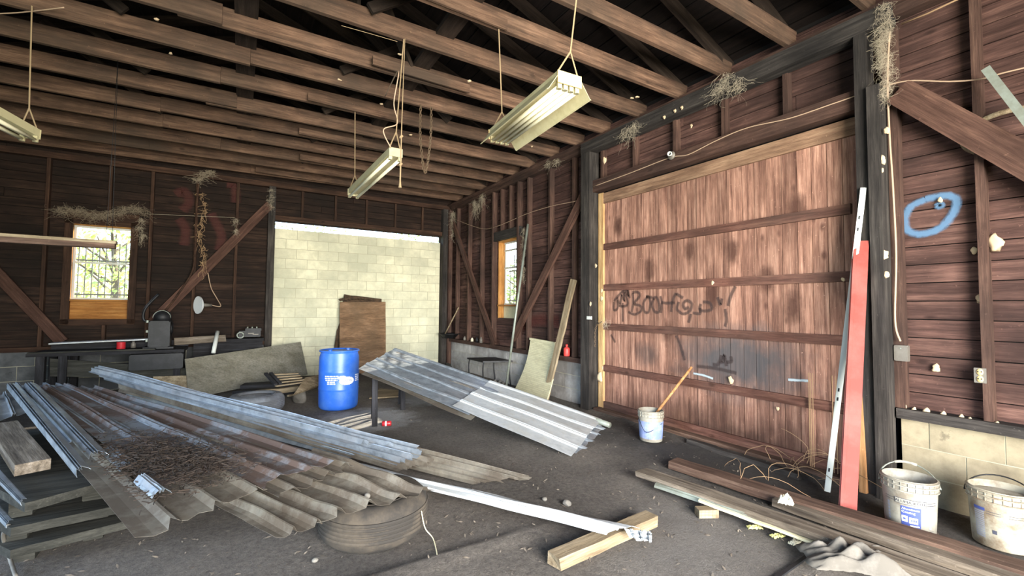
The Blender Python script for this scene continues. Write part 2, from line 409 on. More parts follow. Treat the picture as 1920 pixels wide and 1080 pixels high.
# concrete block knee walls and the block infill
def blocks(wall, ax, v, a0, a1, z0, z1, bw, bh, mat, depth=.12, name='block'):
    n = max(1, round((z1-z0)/bh)); hh = (z1-z0)/n
    bm = bmesh.new()
    if ax == 0: addbox(bm, (v+depth/2+.006, (a0+a1)/2, (z0+z1)/2), (depth, a1-a0, z1-z0))
    else: addbox(bm, ((a0+a1)/2, v+depth/2+.006, (z0+z1)/2), (a1-a0, depth, z1-z0))
    obj('mortar_bed', bm, 'mortar', wall)
    for k in range(n):
        z = z0+hh*(k+.5); x = a0 - (bw/2 if k % 2 else 0)
        while x < a1-.01:
            s0, s1 = max(a0, x), min(a1, x+bw)
            if s1-s0 > .04:
                off = R.uniform(-.0025, .002)
                if ax == 0: p0, p1, nn = (v+depth/2+off, s0+.004, z), (v+depth/2+off, s1-.004, z), (1, 0, 0)
                else: p0, p1, nn = (s0+.004, v+depth/2+off, z), (s1-.004, v+depth/2+off, z), (0, 1, 0)
                piece(name, p0, p1, hh-.009, depth, mat, wall, upv=nn)
            x += bw
blocks(wr, 0, 4.80, -1.2, 1.5, .0, .68, .42, .227, 'block_low', .1)
blocks(wr, 0, 4.80, 5.42, 10.85, .0, .68, .42, .227, 'block_grey', .1)
blocks(wb, 1, 10.84, -5.0, .62, .0, .74, .42, .247, 'block_dark', .1)
blocks(wb, 1, 10.93, .68, 4.53, .0, 3.25, .44, .2167, 'block', .15)
# sills
piece('sill', (4.79, -1.2, .72), (4.79, 1.5, .72), .16, .08, 'post', wr)
piece('sill', (4.79, 5.42, .72), (4.79, 10.8, .72), .16, .08, 'stud', wr)
piece('sill', (-5, 10.83, .78), (.62, 10.83, .78), .16, .08, 'stud_back', wb)
# studs, right wall
for y in (.97, .31, -.35):
    piece('stud', (4.80, y, .76), (4.80, y, 4.1), .05, .1, 'stud', wr, upv=(1, 0, 0))
for y in (5.75, 6.42, 7.12, 9.05, 9.71, 10.38):
    piece('stud', (4.80, y, .76), (4.80, y, 4.12), .05, .1, 'stud', wr, upv=(1, 0, 0))
for y in (7.46, 8.48):
    piece('stud', (4.79, y, .76), (4.79, y, 4.12), .05, .12, 'stud', wr, upv=(1, 0, 0))
for y in (7.8, 8.15): piece('stud', (4.80, y, 3.2), (4.80, y, 4.12), .05, .1, 'stud', wr, upv=(1, 0, 0))
piece('window_header', (4.8, 7.42, 3.1), (4.8, 8.52, 3.1), .1, .19, 'post', wr)
for y in (2.36, 3.05, 3.73, 4.42, 5.08):
    piece('stud', (4.81, y, 3.54), (4.81, y, 4.05), .05, .09, 'stud', wr, upv=(1, 0, 0))
# studs, back wall
for x in (-4.3, -3.55, -2.85, -1.42, -.72, -.03):
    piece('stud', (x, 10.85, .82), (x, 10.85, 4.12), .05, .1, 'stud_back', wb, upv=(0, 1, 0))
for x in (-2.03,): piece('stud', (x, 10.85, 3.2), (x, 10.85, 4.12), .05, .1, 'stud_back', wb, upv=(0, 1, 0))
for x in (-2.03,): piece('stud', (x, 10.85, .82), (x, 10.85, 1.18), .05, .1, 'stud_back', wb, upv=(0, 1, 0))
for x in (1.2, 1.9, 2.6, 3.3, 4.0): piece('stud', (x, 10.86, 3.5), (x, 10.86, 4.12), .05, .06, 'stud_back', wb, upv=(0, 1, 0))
for x in (.6, 4.6): piece('post', (x, 10.82, 0), (x, 10.82, 4.12), .13, .16, 'post', wb, upv=(0, 1, 0))
piece('post', (4.73, 10.74, 0), (4.73, 10.74, 4.12), .1, .1, 'stud', wb, upv=(0, 1, 0))
piece('header', (.54, 10.86, 3.47), (4.6, 10.86, 3.47), .09, .1, 'stud_back', wb)
piece('plate', (-5, 10.84, 4.16), (4.8, 10.84, 4.16), .14, .1, 'stud_back', wb)
# posts beside the door
piece('post', (4.72, 5.30, 0), (4.72, 5.30, 4.04), .2, .2, 'post', wr, upv=(1, 0, 0))
piece('post', (4.70, 1.66, 0), (4.70, 1.66, 4.04), .09, .16, 'post', wr, upv=(1, 0, 0))
piece('post', (4.66, 1.56, 0), (4.66, 1.56, 3.5), .09, .16, 'post', wr, upv=(1, 0, 0))
piece('post', (4.80, 1.50, .76), (4.80, 1.50, 4.04), .1, .09, 'stud', wr, upv=(1, 0, 0))
piece('header', (4.76, 1.72, 3.47), (4.76, 5.2, 3.47), .14, .18, 'stud', wr)
piece('beam', (4.7, 1.45, 4.1), (4.7, 5.4, 4.1), .17, .17, 'post', wr)
piece('plate', (4.76, -1.6, 4.22), (4.76, 10.85, 4.22), .14, .07, 'stud', wr)
piece('plate', (4.78, -1.6, 4.14), (4.78, 1.45, 4.14), .12, .09, 'stud', wr)
piece('plate', (4.78, 5.4, 4.14), (4.78, 10.85, 4.14), .12, .09, 'stud', wr)
# diagonal braces let in over the studs
piece('brace', (4.72, 10.75, 4.0), (4.72, 8.3, .8), .14, .05, 'brace', wr, upv=(1, 0, 0))
piece('brace', (4.72, 5.42, 3.42), (4.72, 7.55, .95), .15, .05, 'brace', wr, upv=(1, 0, 0))
piece('brace', (4.70, 1.42, 3.42), (4.70, -.6, 1.1), .2, .05, 'brace', wr, upv=(1, 0, 0))
piece('brace', (.56, 10.76, 3.72), (-1.35, 10.76, 1.2), .17, .05, 'brace', wb, upv=(0, 1, 0))
piece('brace', (-4.7, 10.76, 3.9), (-2.55, 10.76, .9), .17, .05, 'brace', wb, upv=(0, 1, 0))

# ---------------------------------------------------------------- ceiling: deck, rafters, joists
SL = .37; ZR = 4.36
def rz(x): return ZR + (4.85-abs(x))*SL
bm = bmesh.new()
for s in (-1, 1): addbeam(bm, (s*5.3, 4.6, rz(5.3)+.2), (0, 4.6, rz(0)+.2), 13.8, .03)
for y in (-1.7, 11.0):
    v6 = [bm.verts.new(p) for p in ((-5.05, y, 4.4), (5.05, y, 4.4), (5.05, y, rz(5.05)+.2), (0, y, rz(0)+.2), (-5.05, y, rz(5.05)+.2))]; bm.faces.new(v6)
ceil = obj('ceiling', bm, 'dark'); tag(ceil, 'open pitched roof of dark deck boards, rafters and brown joists', kind='structure')
for s in (-1, 1):
    k = 0; x = 5.2
    while x > .1:
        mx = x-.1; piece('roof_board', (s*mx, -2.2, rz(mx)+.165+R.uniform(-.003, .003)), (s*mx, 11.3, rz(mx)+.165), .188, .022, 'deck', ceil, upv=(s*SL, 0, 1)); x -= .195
js = [2.30+.663*k for k in range(-6, 14)]
for i, y in enumerate(js):
    if y > 10.8: continue
    yl = y+.032*(i-6)*(1 if i > 6 else .3)
    cut = -.6 + R.uniform(-.8, .9)
    dz = R.uniform(-.012, .012)
    for (x0, x1, yy) in ((-4.95, cut, y+.0), (cut-.35, 4.86, y+.052)) if i % 3 == 1 else ((-4.95, cut, y), (cut+.002, 4.86, y)):
        fy = lambda x_: min(10.78, yy+(yl-y)*(4.86-x_)/9.8)
        piece('joist', (x0, fy(x0), 4.35+dz), (x1, fy(x1)+R.uniform(-.006, .006), 4.35+R.uniform(-.01, .01)), .045, .195, 'joist', ceil)
    if i % 2 == 0:
        piece('scab_board', (.5+R.uniform(-.5, .8), y-.035, 4.29), (1.9+R.uniform(0, .6), y-.035, 4.285), .022, .1, 'joist', ceil)
    for s in (-1, 1):
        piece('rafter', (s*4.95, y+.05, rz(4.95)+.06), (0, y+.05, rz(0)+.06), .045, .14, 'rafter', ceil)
    if i % 2 == 1:
        for s in (-1, 1): piece('strut', (s*1.0, y-.06, 4.4), (s*2.3, y-.06, rz(2.3)+.02), .04, .1, 'rafter', ceil)
piece('ridge_board', (0, -1.6, rz(0)+.06), (0, 10.9, rz(0)+.06), .03, .22, 'rafter', ceil)
for x, y0, y1 in ((-.05, -1.6, 10.8), (1.75, 1, 8.5)):
    piece('strongback', (x, y0, 4.45), (x+.1, y1, 4.45), .2, .05, 'rafter', ceil)
for (x0, y0, z0, x1, y1, z1) in ((1.5, 3.6, 4.42, .2, 5.1, 6.0), (1.7, 5.1, 4.42, .3, 3.9, 5.9), (2.7, 6.2, 4.42, .8, 6.1, 5.8), (-.8, 4.5, 4.42, -.2, 3.4, 5.9), (.9, 4.4, 4.42, .9, 4.4, 5.8)):
    piece('strut', (x0, y0, z0), (x1, y1, z1), .14, .04, 'rafter', ceil, upv=(1, .3, 0))

z = 4.45
while z < rz(0):
    hx = 4.9-(z-4.45)/SL
    if hx > .2: piece('board', (-hx, 10.93, z+.07), (hx, 10.93, z+.07), .143, .022, 'board_back', wb, upv=(0, 1, 0))
    z += .15
# ---------------------------------------------------------------- door_1: sliding plank door in the right wall
door = bpy.data.objects.new('door_1', None); col.objects.link(door); door.location = (4.83, 3.4, 0)
tag(door, 'wide reddish vertical plank door with horizontal rails and graffiti', kind='structure')
y = 1.74
while y < 5.17:
    wd = min(R.uniform(.125, .16), 5.19-y)
    off = R.uniform(-.004, .004)
    piece('plank', (4.835+off, y+wd/2, .03), (4.835+off, y+wd/2, 3.36), wd-.006, .025, 'plank_door', door, upv=(1, 0, 0)); y += wd
for z, x0, x1, mt in ((2.55, 1.82, 5.07, 'rail_door'), (1.925, 1.82, 5.07, 'rail_door'), (1.33, 1.82, 5.07, 'rail_door'), (.70, 1.82, 5.07, 'rail_door')):
    piece('rail', (4.805, x0, z-.04), (4.805, x1, z-.04), .035, .095, mt, door)
piece('rail', (4.805, 1.75, 3.27), (4.805, 5.15, 3.27), .035, .16, 'door_head', door)
piece('rail', (4.805, 1.75, .09), (4.805, 5.15, .09), .035, .14, 'rail_door', door)
tag(piece('stile', (4.80, 5.12, .03), (4.80, 5.12, 3.36), .1, .04, 'pale_trim', door, upv=(1, 0, 0)), 'pale unpainted pine edge board')
piece('threshold', (4.72, 1.75, .03), (4.72, 5.15, .03), .12, .07, 'rot_plank', wr)
# graffiti
def ribbon(name, pts, wdt, mat, parent, nrm=(1, 0, 0), seg=5):
    P_ = curve_pts(pts, seg) if len(pts) > 2 else [Vector(p) for p in pts]
    bm = bmesh.new(); uvl = bm.loops.layers.uv.new('UVMap'); n = Vector(nrm); L = []
    for i, p in enumerate(P_):
        d = (P_[min(i+1, len(P_)-1)]-P_[max(i-1, 0)]).normalized(); s = d.cross(n).normalized()*wdt/2
        L.append((bm.verts.new(p-s), bm.verts.new(p+s)))
    for i in range(len(L)-1):
        f = bm.faces.new((L[i][0], L[i+1][0], L[i+1][1], L[i][1]))
        for lp, uv in zip(f.loops, ((i, 0), (i+1, 0), (i+1, 1), (i, 1))): lp[uvl].uv = uv
    return obj(name, bm, mat, parent)
DX = 4.8165
def gp(*a): return [at(x, y, DX, 0) for x, y in a]
o0 = (1140, 520); gs = 1404/260.
def zp(*a): return gp(*[(o0[0]+x/gs, o0[1]+y/gs) for x, y in a])
strokes = [  # heads of the letters as sprayed
    [(250, 160), (255, 250), (240, 350)], [(245, 155), (300, 150), (320, 190), (265, 265), (330, 290), (335, 340), (270, 375), (205, 350)],
    [(400, 195), (360, 260), (370, 345), (410, 350), (430, 260), (410, 195), (385, 200)], [(385, 195), (450, 205)],
    [(470, 215), (445, 270), (470, 345), (515, 350), (520, 280), (495, 205), (450, 215)],
    [(530, 190), (545, 260), (535, 360)], [(540, 255), (610, 262), (680, 255)], [(690, 160), (655, 240), (640, 350)], [(690, 165), (760, 210)],
    [(720, 250), (700, 320), (760, 370), (830, 340), (850, 270), (800, 235), (760, 270), (780, 320), (820, 300)],
    [(840, 370), (815, 460)], [(860, 360), (930, 365), (930, 310)], [(940, 270), (930, 330), (990, 340), (1050, 320), (1030, 260), (960, 250)],
    [(1110, 200), (1135, 275), (1155, 215)], [(1290, 90), (1240, 200), (1215, 290)], [(1185, 320), (1200, 420), (1185, 500)],
    [(150, 260), (150, 450)], [(60, 250), (60, 330), (100, 310), (95, 230)], [(95, 200), (120, 270), (140, 180), (165, 240), (160, 150)], [(165, 150), (200, 250), (180, 290), (110, 290)], [(175, 130), (205, 190), (195, 110), (220, 210)], [(60, 240), (130, 160), (215, 90)],
    [(1060, 880), (1110, 885), (1140, 830), (1150, 790)], [(1130, 850), (1160, 860), (1180, 790), (1190, 850), (1200, 900)], [(1200, 860), (1250, 850), (1240, 800)], [(900, 900), (1080, 920), (1300, 970)],
    [(690, 590), (730, 680), (775, 840)], [(30, 580), (75, 660)]]
for s_ in strokes: ribbon('graffiti_stroke', zp(*s_), .055, 'spray_black', door)
for pts in ([(1300, 700), (1320, 704), (1337, 710)], [(1478, 712), (1495, 713), (1515, 714)]):
    ribbon('paint_smear', gp(*pts), .035, 'smear', door)
WX = 4.838
def wp(*a): return [at(x, y, WX, 0) for x, y in a]
ribbon('spray_paint_ring', wp((1735, 374), (1708, 388), (1697, 410), (1702, 432), (1728, 439), (1762, 428), (1786, 402), (1794, 376), (1778, 367), (1756, 369), (1735, 374)), .075, 'spray_blue', wr)
ribbon('spray_paint_dot', [at(1762, 385, WX-.002, 0)+Vector((0, .014*math.cos(a), .014*math.sin(a))) for a in [2*math.pi*k/10 for k in range(11)]], .05, 'spray_blue', wr)
for pts in (((330, 365), (345, 358), (355, 378), (342, 395)), ((335, 410), (348, 430), (345, 460)), ((425, 345), (440, 350), (442, 380)), ((395, 400), (415, 440), (410, 470))):
    ribbon('faded_spray_paint', [at(x, y, 10.895, 1) for x, y in pts], .22, 'spray_red', wb, nrm=(0, 1, 0))
ribbon('faded_spray_paint', wp((980, 610), (1010, 600), (1048, 603)), .3, 'spray_red', wr)

# ---------------------------------------------------------------- windows
def window(name, label, ax, v, a0, a1, z0, z1, zpan, wall_face, rails, nb, wood_m):
    """opening a0..a1 (along the wall) x z0..z1, glass at v"""
    root = bpy.data.objects.new(name, None); col.objects.link(root)
    root.location = (v, (a0+a1)/2, z0) if ax == 0 else ((a0+a1)/2, v, z0); tag(root, label, kind='structure')
    P3 = (lambda a, d, z: (d, a, z)) if ax == 0 else (lambda a, d, z: (a, d, z))
    nrm = (1, 0, 0) if ax == 0 else (0, 1, 0)
    dm = (wall_face+v)/2; dep = abs(v-wall_face)+.05
    for a in (a0-.012, a1+.012): piece('frame', P3(a, dm, zpan), P3(a, dm, z1+.03), .028, dep, wood_m, root, upv=nrm)
    piece('frame', P3(a0, dm, z1+.012), P3(a1, dm, z1+.012), dep, .026, wood_m, root)
    piece('window_sill', P3(a0-.02, dm-.01, z0-.01), P3(a1+.02, dm-.01, z0-.01), dep+.02, .03, wood_m, root)
    for a in (a0+.02, a1-.02): piece('sash', P3(a, v, z0), P3(a, v, z1), .035, .03, 'sash', root, upv=nrm)
    for z in [z0+.02, z1-.018]+rails: piece('sash', P3(a0, v-.01, z), P3(a1, v-.01, z), .03, .035, 'sash', root)
    bm = bmesh.new()
    if ax == 0: addbox(bm, (v+.005, (a0+a1)/2, (z0+z1)/2), (.004, a1-a0, z1-z0))
    else: addbox(bm, ((a0+a1)/2, v+.005, (z0+z1)/2), (a1-a0, .004, z1-z0))
    obj('pane', bm, 'glass', root)
    for k in range(nb):
        a = a0+(a1-a0)*(k+.6)/nb
        piece('security_bar', P3(a, v+.09, z0-.05), P3(a, v+.09, z1-.28), .014, .014, 'bars', root, upv=nrm)
    for z in (z1-.62, z0+.1): piece('security_bar', P3(a0, v+.1, z), P3(a1, v+.1, z), .012, .03, 'bars', root)
    return root, P3, nrm
w1, P3, nrm = window('window_1', 'square barred window in new pine frame over plywood, far wall left', 1, 11.02, -2.53, -1.68, 1.64, 2.99, 1.29, 10.87, [2.32], 9, 'gold')
piece('plywood_panel', P3(-2.56, 10.99, 1.45), P3(-1.65, 10.99, 1.45), .02, .37, 'gold', w1)
for x in (-2.56, -1.66): piece('casing', (x, 10.84, 1.2), (x, 10.84, 3.1), .11, .03, 'stud_back', w1, upv=(0, 1, 0))
piece('casing', (-2.62, 10.84, 3.12), (-1.6, 10.84, 3.12), .03, .24, 'stud_back', w1)
piece('casing', (-2.62, 10.84, 1.24), (-1.6, 10.84, 1.24), .03, .1, 'stud_back', w1)
w2, P3, nrm = window('window_2', 'narrow barred window in pine frame on the right wall', 0, 5.0, 7.55, 8.36, 1.62, 2.98, 1.34, 4.86, [2.42, 2.8], 5, 'gold')
tag(piece('cream_panel', P3(7.55, 4.98, 1.47), P3(8.36, 4.98, 1.47), .02, .26, 'louver', w2), 'cream painted board below the glass')

# ---------------------------------------------------------------- outside: grass and trees seen through the windows and the gap
bm = bmesh.new(); 
f = [bm.verts.new(p) for p in ((-40, -40, -.08), (60, -40, -.08), (60, 60, -.08), (-40, 60, -.08))]; bm.faces.new(f)
tag(obj('ground', bm, 'grass'), 'sunlit grass field outside the barn', kind='structure')
def tree(x, y, h, rad, label, seed, n=1500):
    rr = random.Random(seed); root = thing('tree', label, 'tree', (x, y, -.08), 'trees outside the barn')
    bm = bmesh.new(); addtube(bm, [(x, y, -.08), (x+.1, y, h*.4), (x-.1, y+.1, h*.8)], [.14, .1, .04], 7)
    for k in range(7):
        a = rr.uniform(0, 6.28); z = h*rr.uniform(.3, .7); addtube(bm, [(x, y, z), (x+rad*.7*math.cos(a), y+rad*.7*math.sin(a), z+h*.2)], [.05, .015], 5)
    obj('trunk', bm, 'bark', root)
    bm = bmesh.new()
    for k in range(n):
        a = rr.uniform(0, 6.28); u = rr.uniform(-1, 1); q = rad*(rr.random()**.4); s = math.sqrt(1-u*u)
        c_ = Vector((x+q*s*math.cos(a), y+q*s*math.sin(a), h*.52+q*u*h*.45/rad)); 
        d1 = Vector((rr.gauss(0, 1), rr.gauss(0, 1), rr.gauss(0, 1))).normalized()*rr.uniform(.06, .13); d2 = d1.orthogonal().normalized()*d1.length*.5
        bm.faces.new([bm.verts.new(c_-d1), bm.verts.new(c_+d2), bm.verts.new(c_+d1), bm.verts.new(c_-d2)])
    tag(obj('foliage', bm, 'leaf', root), kind='stuff')
for i, (x, y, h, rad, lb) in enumerate(((-5.6, 16.5, 4.2, 1.6, 'sunlit bushy tree beyond the left half of the square window'), (-3.3, 18.5, 4.8, 1.9, 'taller tree beyond the right half of the square window'), (7.5, 21, 6, 2.6, 'tall leafy tree far behind the block infill'), (2.5, 20, 5.5, 2.4, 'leafy tree behind the left of the block infill'), (12.5, 15.5, 5, 2.4, 'leafy tree seen through the narrow right window'), (9.5, 14.5, 3.6, 1.5, 'low tree seen left through the narrow right window'))):
    tree(x, y, h, rad, lb, 40+i)

# ---------------------------------------------------------------- corrugated tin sheets
def sheet(name, label, NL, NR, FR, FL, ribs, mat, group=None, s=(0, 1), t=(0, 1), lift=0, rib=.02, jag=.0, sag=0, seed=1, nl=28, cat='metal sheet', wav=.012, style='double'):
    """ribbed sheet over the bilinear patch NL NR FR FL; s runs along the length (near 0, far 1), t across (left 0, right 1)"""
    rr = random.Random(seed); NL, NR, FR, FL = map(Vector, (NL, NR, FR, FL))
    prof = []
    cell = {'double': [(0, 0), (.62, 0), (.67, 1), (.71, .9), (.74, .2), (.78, .9), (.82, 1), (.87, 0)], 'wave': [(0, 0), (.3, -.12), (.56, .03), (.68, .95), (.74, 1), (.79, .75), (.9, .02)], 'trim': [(0, 0), (.08, .3), (.3, .9), (.38, .5), (.46, 1), (.54, .5), (.62, .9), (.92, .3)]}[style]
    for k in range(ribs):
        for u, h in cell: prof.append(((k+u)/ribs, h*rib))
    prof.append((1, 0))
    nv = (NR-NL).cross(FL-NL).normalized()
    if nv.z < 0: nv = -nv
    js_ = [rr.uniform(-jag, jag) for _ in prof]; ph = rr.uniform(0, 9)
    bm = bmesh.new(); G = []
    for i in range(nl+1):
        row = []
        for j, (u, h) in enumerate(prof):
            a = i/nl; ss = s[0]+(s[1]-s[0])*a; tt = t[0]+(t[1]-t[0])*u
            if i == 0: ss += js_[j]*(s[1]-s[0])
            if i == nl: ss -= js_[-j]*(s[1]-s[0])*.6
            p = (NL*(1-tt)+NR*tt)*(1-ss)+(FL*(1-tt)+FR*tt)*ss
            z = h+lift+wav*mnoise.noise(Vector((ss*4+ph, tt*5, seed)))*1.5 - sag*math.sin(math.pi*min(1, max(0, ss)))
            row.append(bm.verts.new(p+nv*z))
        G.append(row)
    for i in range(nl):
        for j in range(len(prof)-1): bm.faces.new((G[i][j], G[i][j+1], G[i+1][j+1], G[i+1][j]))
    o = obj(name, bm, mat); tag(o, label, cat, group)
    sd = o.modifiers.new('thickness', 'SOLIDIFY'); sd.thickness = .0015; sd.offset = 0
    return o
# right-hand stack, sloping from its raised far end down to the floor
C = dict(NL=at(1070, 858, .02), NR=at(1128, 788, .03), FR=at(742, 653, .9), FL=at(672, 692, .74))
gC = 'tin sheets of the sloping right-hand stack'
sheet('tin_sheet', 'lowest silvery tin sheet of the right stack, its ragged end poking out nearest the bucket', C['NL'], C['NR'], C['FR'], C['FL'], 4, 'tin_bright', gC, (-.075, .6), (.3, 1.02), -.02, .014, .012, seed=3)
sheet('tin_sheet', 'second tin sheet of the right stack, its end showing beside the lowest one', C['NL'], C['NR'], C['FR'], C['FL'], 4, 'tin', gC, (-.03, .62), (.12, .85), -.008, .014, .015, seed=4)
sheet('tin_sheet', 'raised far tin sheet of the right stack, dirty ribs, beside the blue drum', C['NL'], C['NR'], C['FR'], C['FL'], 4, 'tin', gC, (.42, 1.0), (.0, 1.0), .008, .015, 0, seed=5)
sheet('tin_sheet', 'tin sheet under the raised far one, its left edge showing beside the drum', C['NL'], C['NR'], C['FR'], C['FL'], 4, 'tin_old', gC, (.40, .97), (-.04, .9), -.02, .024, 0, seed=6)
sheet('tin_sheet', 'top near tin sheet of the right stack, overlapping the far sheet at a visible lap', C['NL'], C['NR'], C['FR'], C['FL'], 4, 'tin_bright', gC, (.0, .5), (.0, 1.0), .022, .015, .004, seed=7)
# long stack in the middle, seen edge on
gB = 'long tin sheets of the middle stack'
sheet('tin_sheet', 'lowest long tin sheet of the middle stack, rusty ribbed end reaching furthest right', at(885, 908, .03), at(997, 897, .05), at(230, 703, .74), at(222, 735, .56), 4, 'tin_old', gB, rib=.03, jag=.01, seed=11, sag=.0)
sheet('tin_sheet', 'long blue-grey tin sheet in the middle stack, second from the floor', at(745, 884, .16), at(812, 868, .17), at(215, 702, .76), at(225, 730, .60), 4, 'tin_old', gB, rib=.045, jag=.008, seed=12)
sheet('tin_sheet', 'long tin sheet of the middle stack just below the topmost', at(741, 872, .2), at(792, 852, .23), at(180, 699, .79), at(196, 712, .70), 3, 'tin', gB, rib=.045, jag=.008, seed=13)
sheet('tin_sheet', 'topmost long tin sheet of the middle stack, near end crumpled dark', at(652, 832, .32), at(788, 842, .26), at(187, 692, .82), at(168, 698, .80), 3, 'tin', gB, rib=.045, jag=.012, seed=14)
sheet('tin_sheet', 'narrow tin sheet on the left flank of the middle stack', at(640, 860, .2), at(700, 850, .24), at(250, 715, .68), at(232, 745, .5), 2, 'tin', gB, rib=.03, jag=.006, seed=15)
# thin channel reaching over the lumber
sheet('tin_strip', 'long narrow bright tin strip whose torn end rests on the short lumber', at(1135, 1002, .1), at(1192, 990, .11), at(640, 862, .2), at(600, 868, .2), 1, 'tin_bright', None, rib=.03, jag=.01, seed=16, style='trim')
sheet('foil_scrap', 'torn crumpled silver foil scrap at the end of the narrow tin strip', at(1180, 1008, .09), at(1222, 1018, .08), at(1222, 998, .10), at(1170, 990, .13), 3, 'tin_bright', None, rib=.02, jag=.12, seed=17, nl=8, cat='scrap', wav=.02)
# big left stack
QA = dict(NL=at(257, 1002, .50), NR=at(626, 860, .47), FR=at(183, 728, .66), FL=at(22, 730, .74))
gA = 'rusty tin sheets of the left stack'
def qa(s, t, h=0): 
    return (QA['NL']*(1-t)+QA['NR']*t)*(1-s)+(QA['FL']*(1-t)+QA['FR']*t)*s+Vector((0, 0, h))
sheet('tin_sheet', 'rust-streaked tin sheet on the right of the left stack, wavy end to the right', QA['NL'], QA['NR'], QA['FR'], QA['FL'], 3, 'tin_rust', gA, (.0, 1.0), (.52, 1.0), .0, .03, .02, seed=21, style='wave')
sheet('tin_sheet', 'dull tin sheet at the lower left of the left stack, curled dirty end', QA['NL'], QA['NR'], QA['FR'], QA['FL'], 3, 'tin_old', gA, (.0, .55), (.0, .55), -.02, .032, .015, seed=22, style='wave')
sheet('tin_sheet', 'brown rusty tin sheet on top of the left stack, half under dead leaves', QA['NL'], QA['NR'], QA['FR'], QA['FL'], 2, 'tin_rust', gA, (.10, 1.0), (.18, .66), .025, .03, .01, seed=23, style='double')
sheet('tin_sheet', 'far blue-grey tin sheet at the back left of the left stack', QA['NL'], QA['NR'], QA['FR'], QA['FL'], 4, 'tin', gA, (.45, 1.06), (-.03, .62), .0, .03, .0, seed=24)
sheet('tin_sheet', 'second wavy tin layer poking out beneath the right end of the left stack', QA['NL'], QA['NR'], QA['FR'], QA['FL'], 4, 'tin_old', gA, (-.035, .6), (.55, 1.04), -.04, .035, .02, seed=25, style='wave')
for k, (n1, n2, f1, f2, lb) in enumerate((((144, 895), (171, 880), (12, 728), (39, 724), 'shiny blue-grey ridge strip, outermost left on the left stack'), ((167, 862), (204, 852), (44, 726), (72, 722), 'shiny blue-grey ridge strip second from the left on the left stack'))):
    sheet('ridge_strip', lb, at(*n1, .60), at(*n2, .63), at(*f2, .78), at(*f1, .77), 1, 'tin', 'ridge strips on the left stack', rib=.05, seed=31+k, style='trim', wav=.006, cat='metal strip')
for k, (n1, n2, f1, f2, lb) in enumerate((((225, 885), (262, 872), (190, 850), (222, 842), 'short shiny ridge strip end among the dead leaves'), ((285, 935), (322, 925), (250, 905), (280, 895), 'short bright ridge strip end near the curled corner of the left stack'))):
    sheet('ridge_strip', lb, at(*n1, .57), at(*n2, .57), at(*f2, .60), at(*f1, .60), 1, 'tin', 'ridge strips on the left stack', rib=.04, seed=35+k, style='trim', wav=.004, cat='metal strip', nl=8)
# sheets over the big tire
T = dict(NL=at(517, 1004, .30), NR=at(812, 921, .31), FR=at(600, 850, .42), FL=at(330, 905, .36))
gT = 'tin sheets lying over the near tire'
sheet('tin_sheet', 'dull brown tin sheet lying over the near tire, wavy end', T['NL'], T['NR'], T['FR'], T['FL'], 4, 'tin_old', gT, (-.0, 1.0), (.22, 1.0), .01, .04, .02, seed=41, style='wave', wav=.02)
sheet('tin_sheet', 'narrow dull tin sheet left of the one over the near tire', T['NL'], T['NR'], T['FR'], T['FL'], 2, 'tin_old', gT, (.0, 1.05), (.0, .26), -.01, .04, .01, seed=42, style='wave', wav=.01)
# bluish strips at the left edge on the panel stack
for k, (n1, n2, f1, f2, lb) in enumerate((((40, 948), (50, 935), (-60, 850), (-40, 838), 'blue-grey metal strip on the panel stack, upper of two at the left edge'), ((12, 990), (25, 975), (-70, 905), (-55, 890), 'blue-grey metal strip, lower of two at the left edge'))):
    sheet('ridge_strip', lb, at(*n1, .50-.12*k), at(*n2, .52-.12*k), at(*f2, .55-.12*k), at(*f1, .53-.12*k), 1, 'tin', 'blue strips at the left edge', rib=.02, seed=51+k, style='trim', wav=.002, cat='metal strip', nl=8)
sheet('tin_sheet', 'loose pale tin sheet at the far left edge beside the left stack', at(-40, 800, .55), at(70, 768, .6), at(40, 735, .7), at(-40, 745, .7), 3, 'tin', None, rib=.03, seed=55)

# dead leaves and twigs on the left stack
bm = bmesh.new()
for k in range(3000):
    s_, t_ = R.gauss(.17, .09), R.gauss(.30, .15)
    if not (0.02 < s_ < .5 and .03 < t_ < .72): continue
    p = qa(s_, t_, .05+R.random()*.04); a = R.uniform(0, 6.28); l_ = R.uniform(.012, .055); d = Vector((math.cos(a), math.sin(a), R.uniform(-.3, .3)))*l_
    addtube(bm, [p-d/2, p+d/2], R.uniform(.0012, .0035), 3, False)
tag(obj('leaf_litter', bm, 'twig'), 'heap of dark dead leaves and twigs on the left tin stack', 'litter', kind='stuff')

# ---------------------------------------------------------------- panel stack under the left tin
def slab(name, label, corners, th, mat, group=None, cat='panel', nedge=6, rag=.0):
    """flat panel with the given top corners (in order), thickness th"""
    c4 = [Vector(c) for c in corners]; n = (c4[1]-c4[0]).cross(c4[2]-c4[0]).normalized()
    if n.z < 0 and abs(n.z) > .3: n = -n
    bm = bmesh.new(); loop = []
    for i in range(4):
        a, b = c4[i], c4[(i+1) % 4]
        for k in range(nedge):
            loop.append(a.lerp(b, k/nedge)+Vector((R.uniform(-rag, rag), R.uniform(-rag, rag), R.uniform(-rag, rag)*.3)))
    ctr = sum(c4, Vector())/4
    top = [bm.verts.new(p-ctr) for p in loop]; bot = [bm.verts.new(p-n*th-ctr) for p in loop]; m_ = len(loop)
    bm.faces.new(top); bm.faces.new(bot[::-1])
    for i in range(m_): bm.faces.new((top[i], bot[i], bot[(i+1) % m_], top[(i+1) % m_]))
    bmesh.ops.recalc_face_normals(bm, faces=bm.faces)
    o = obj(name, bm, mat); o.location = ctr; return tag(o, label, cat, group) if label else o
gP = 'old panels stacked under the left tin'
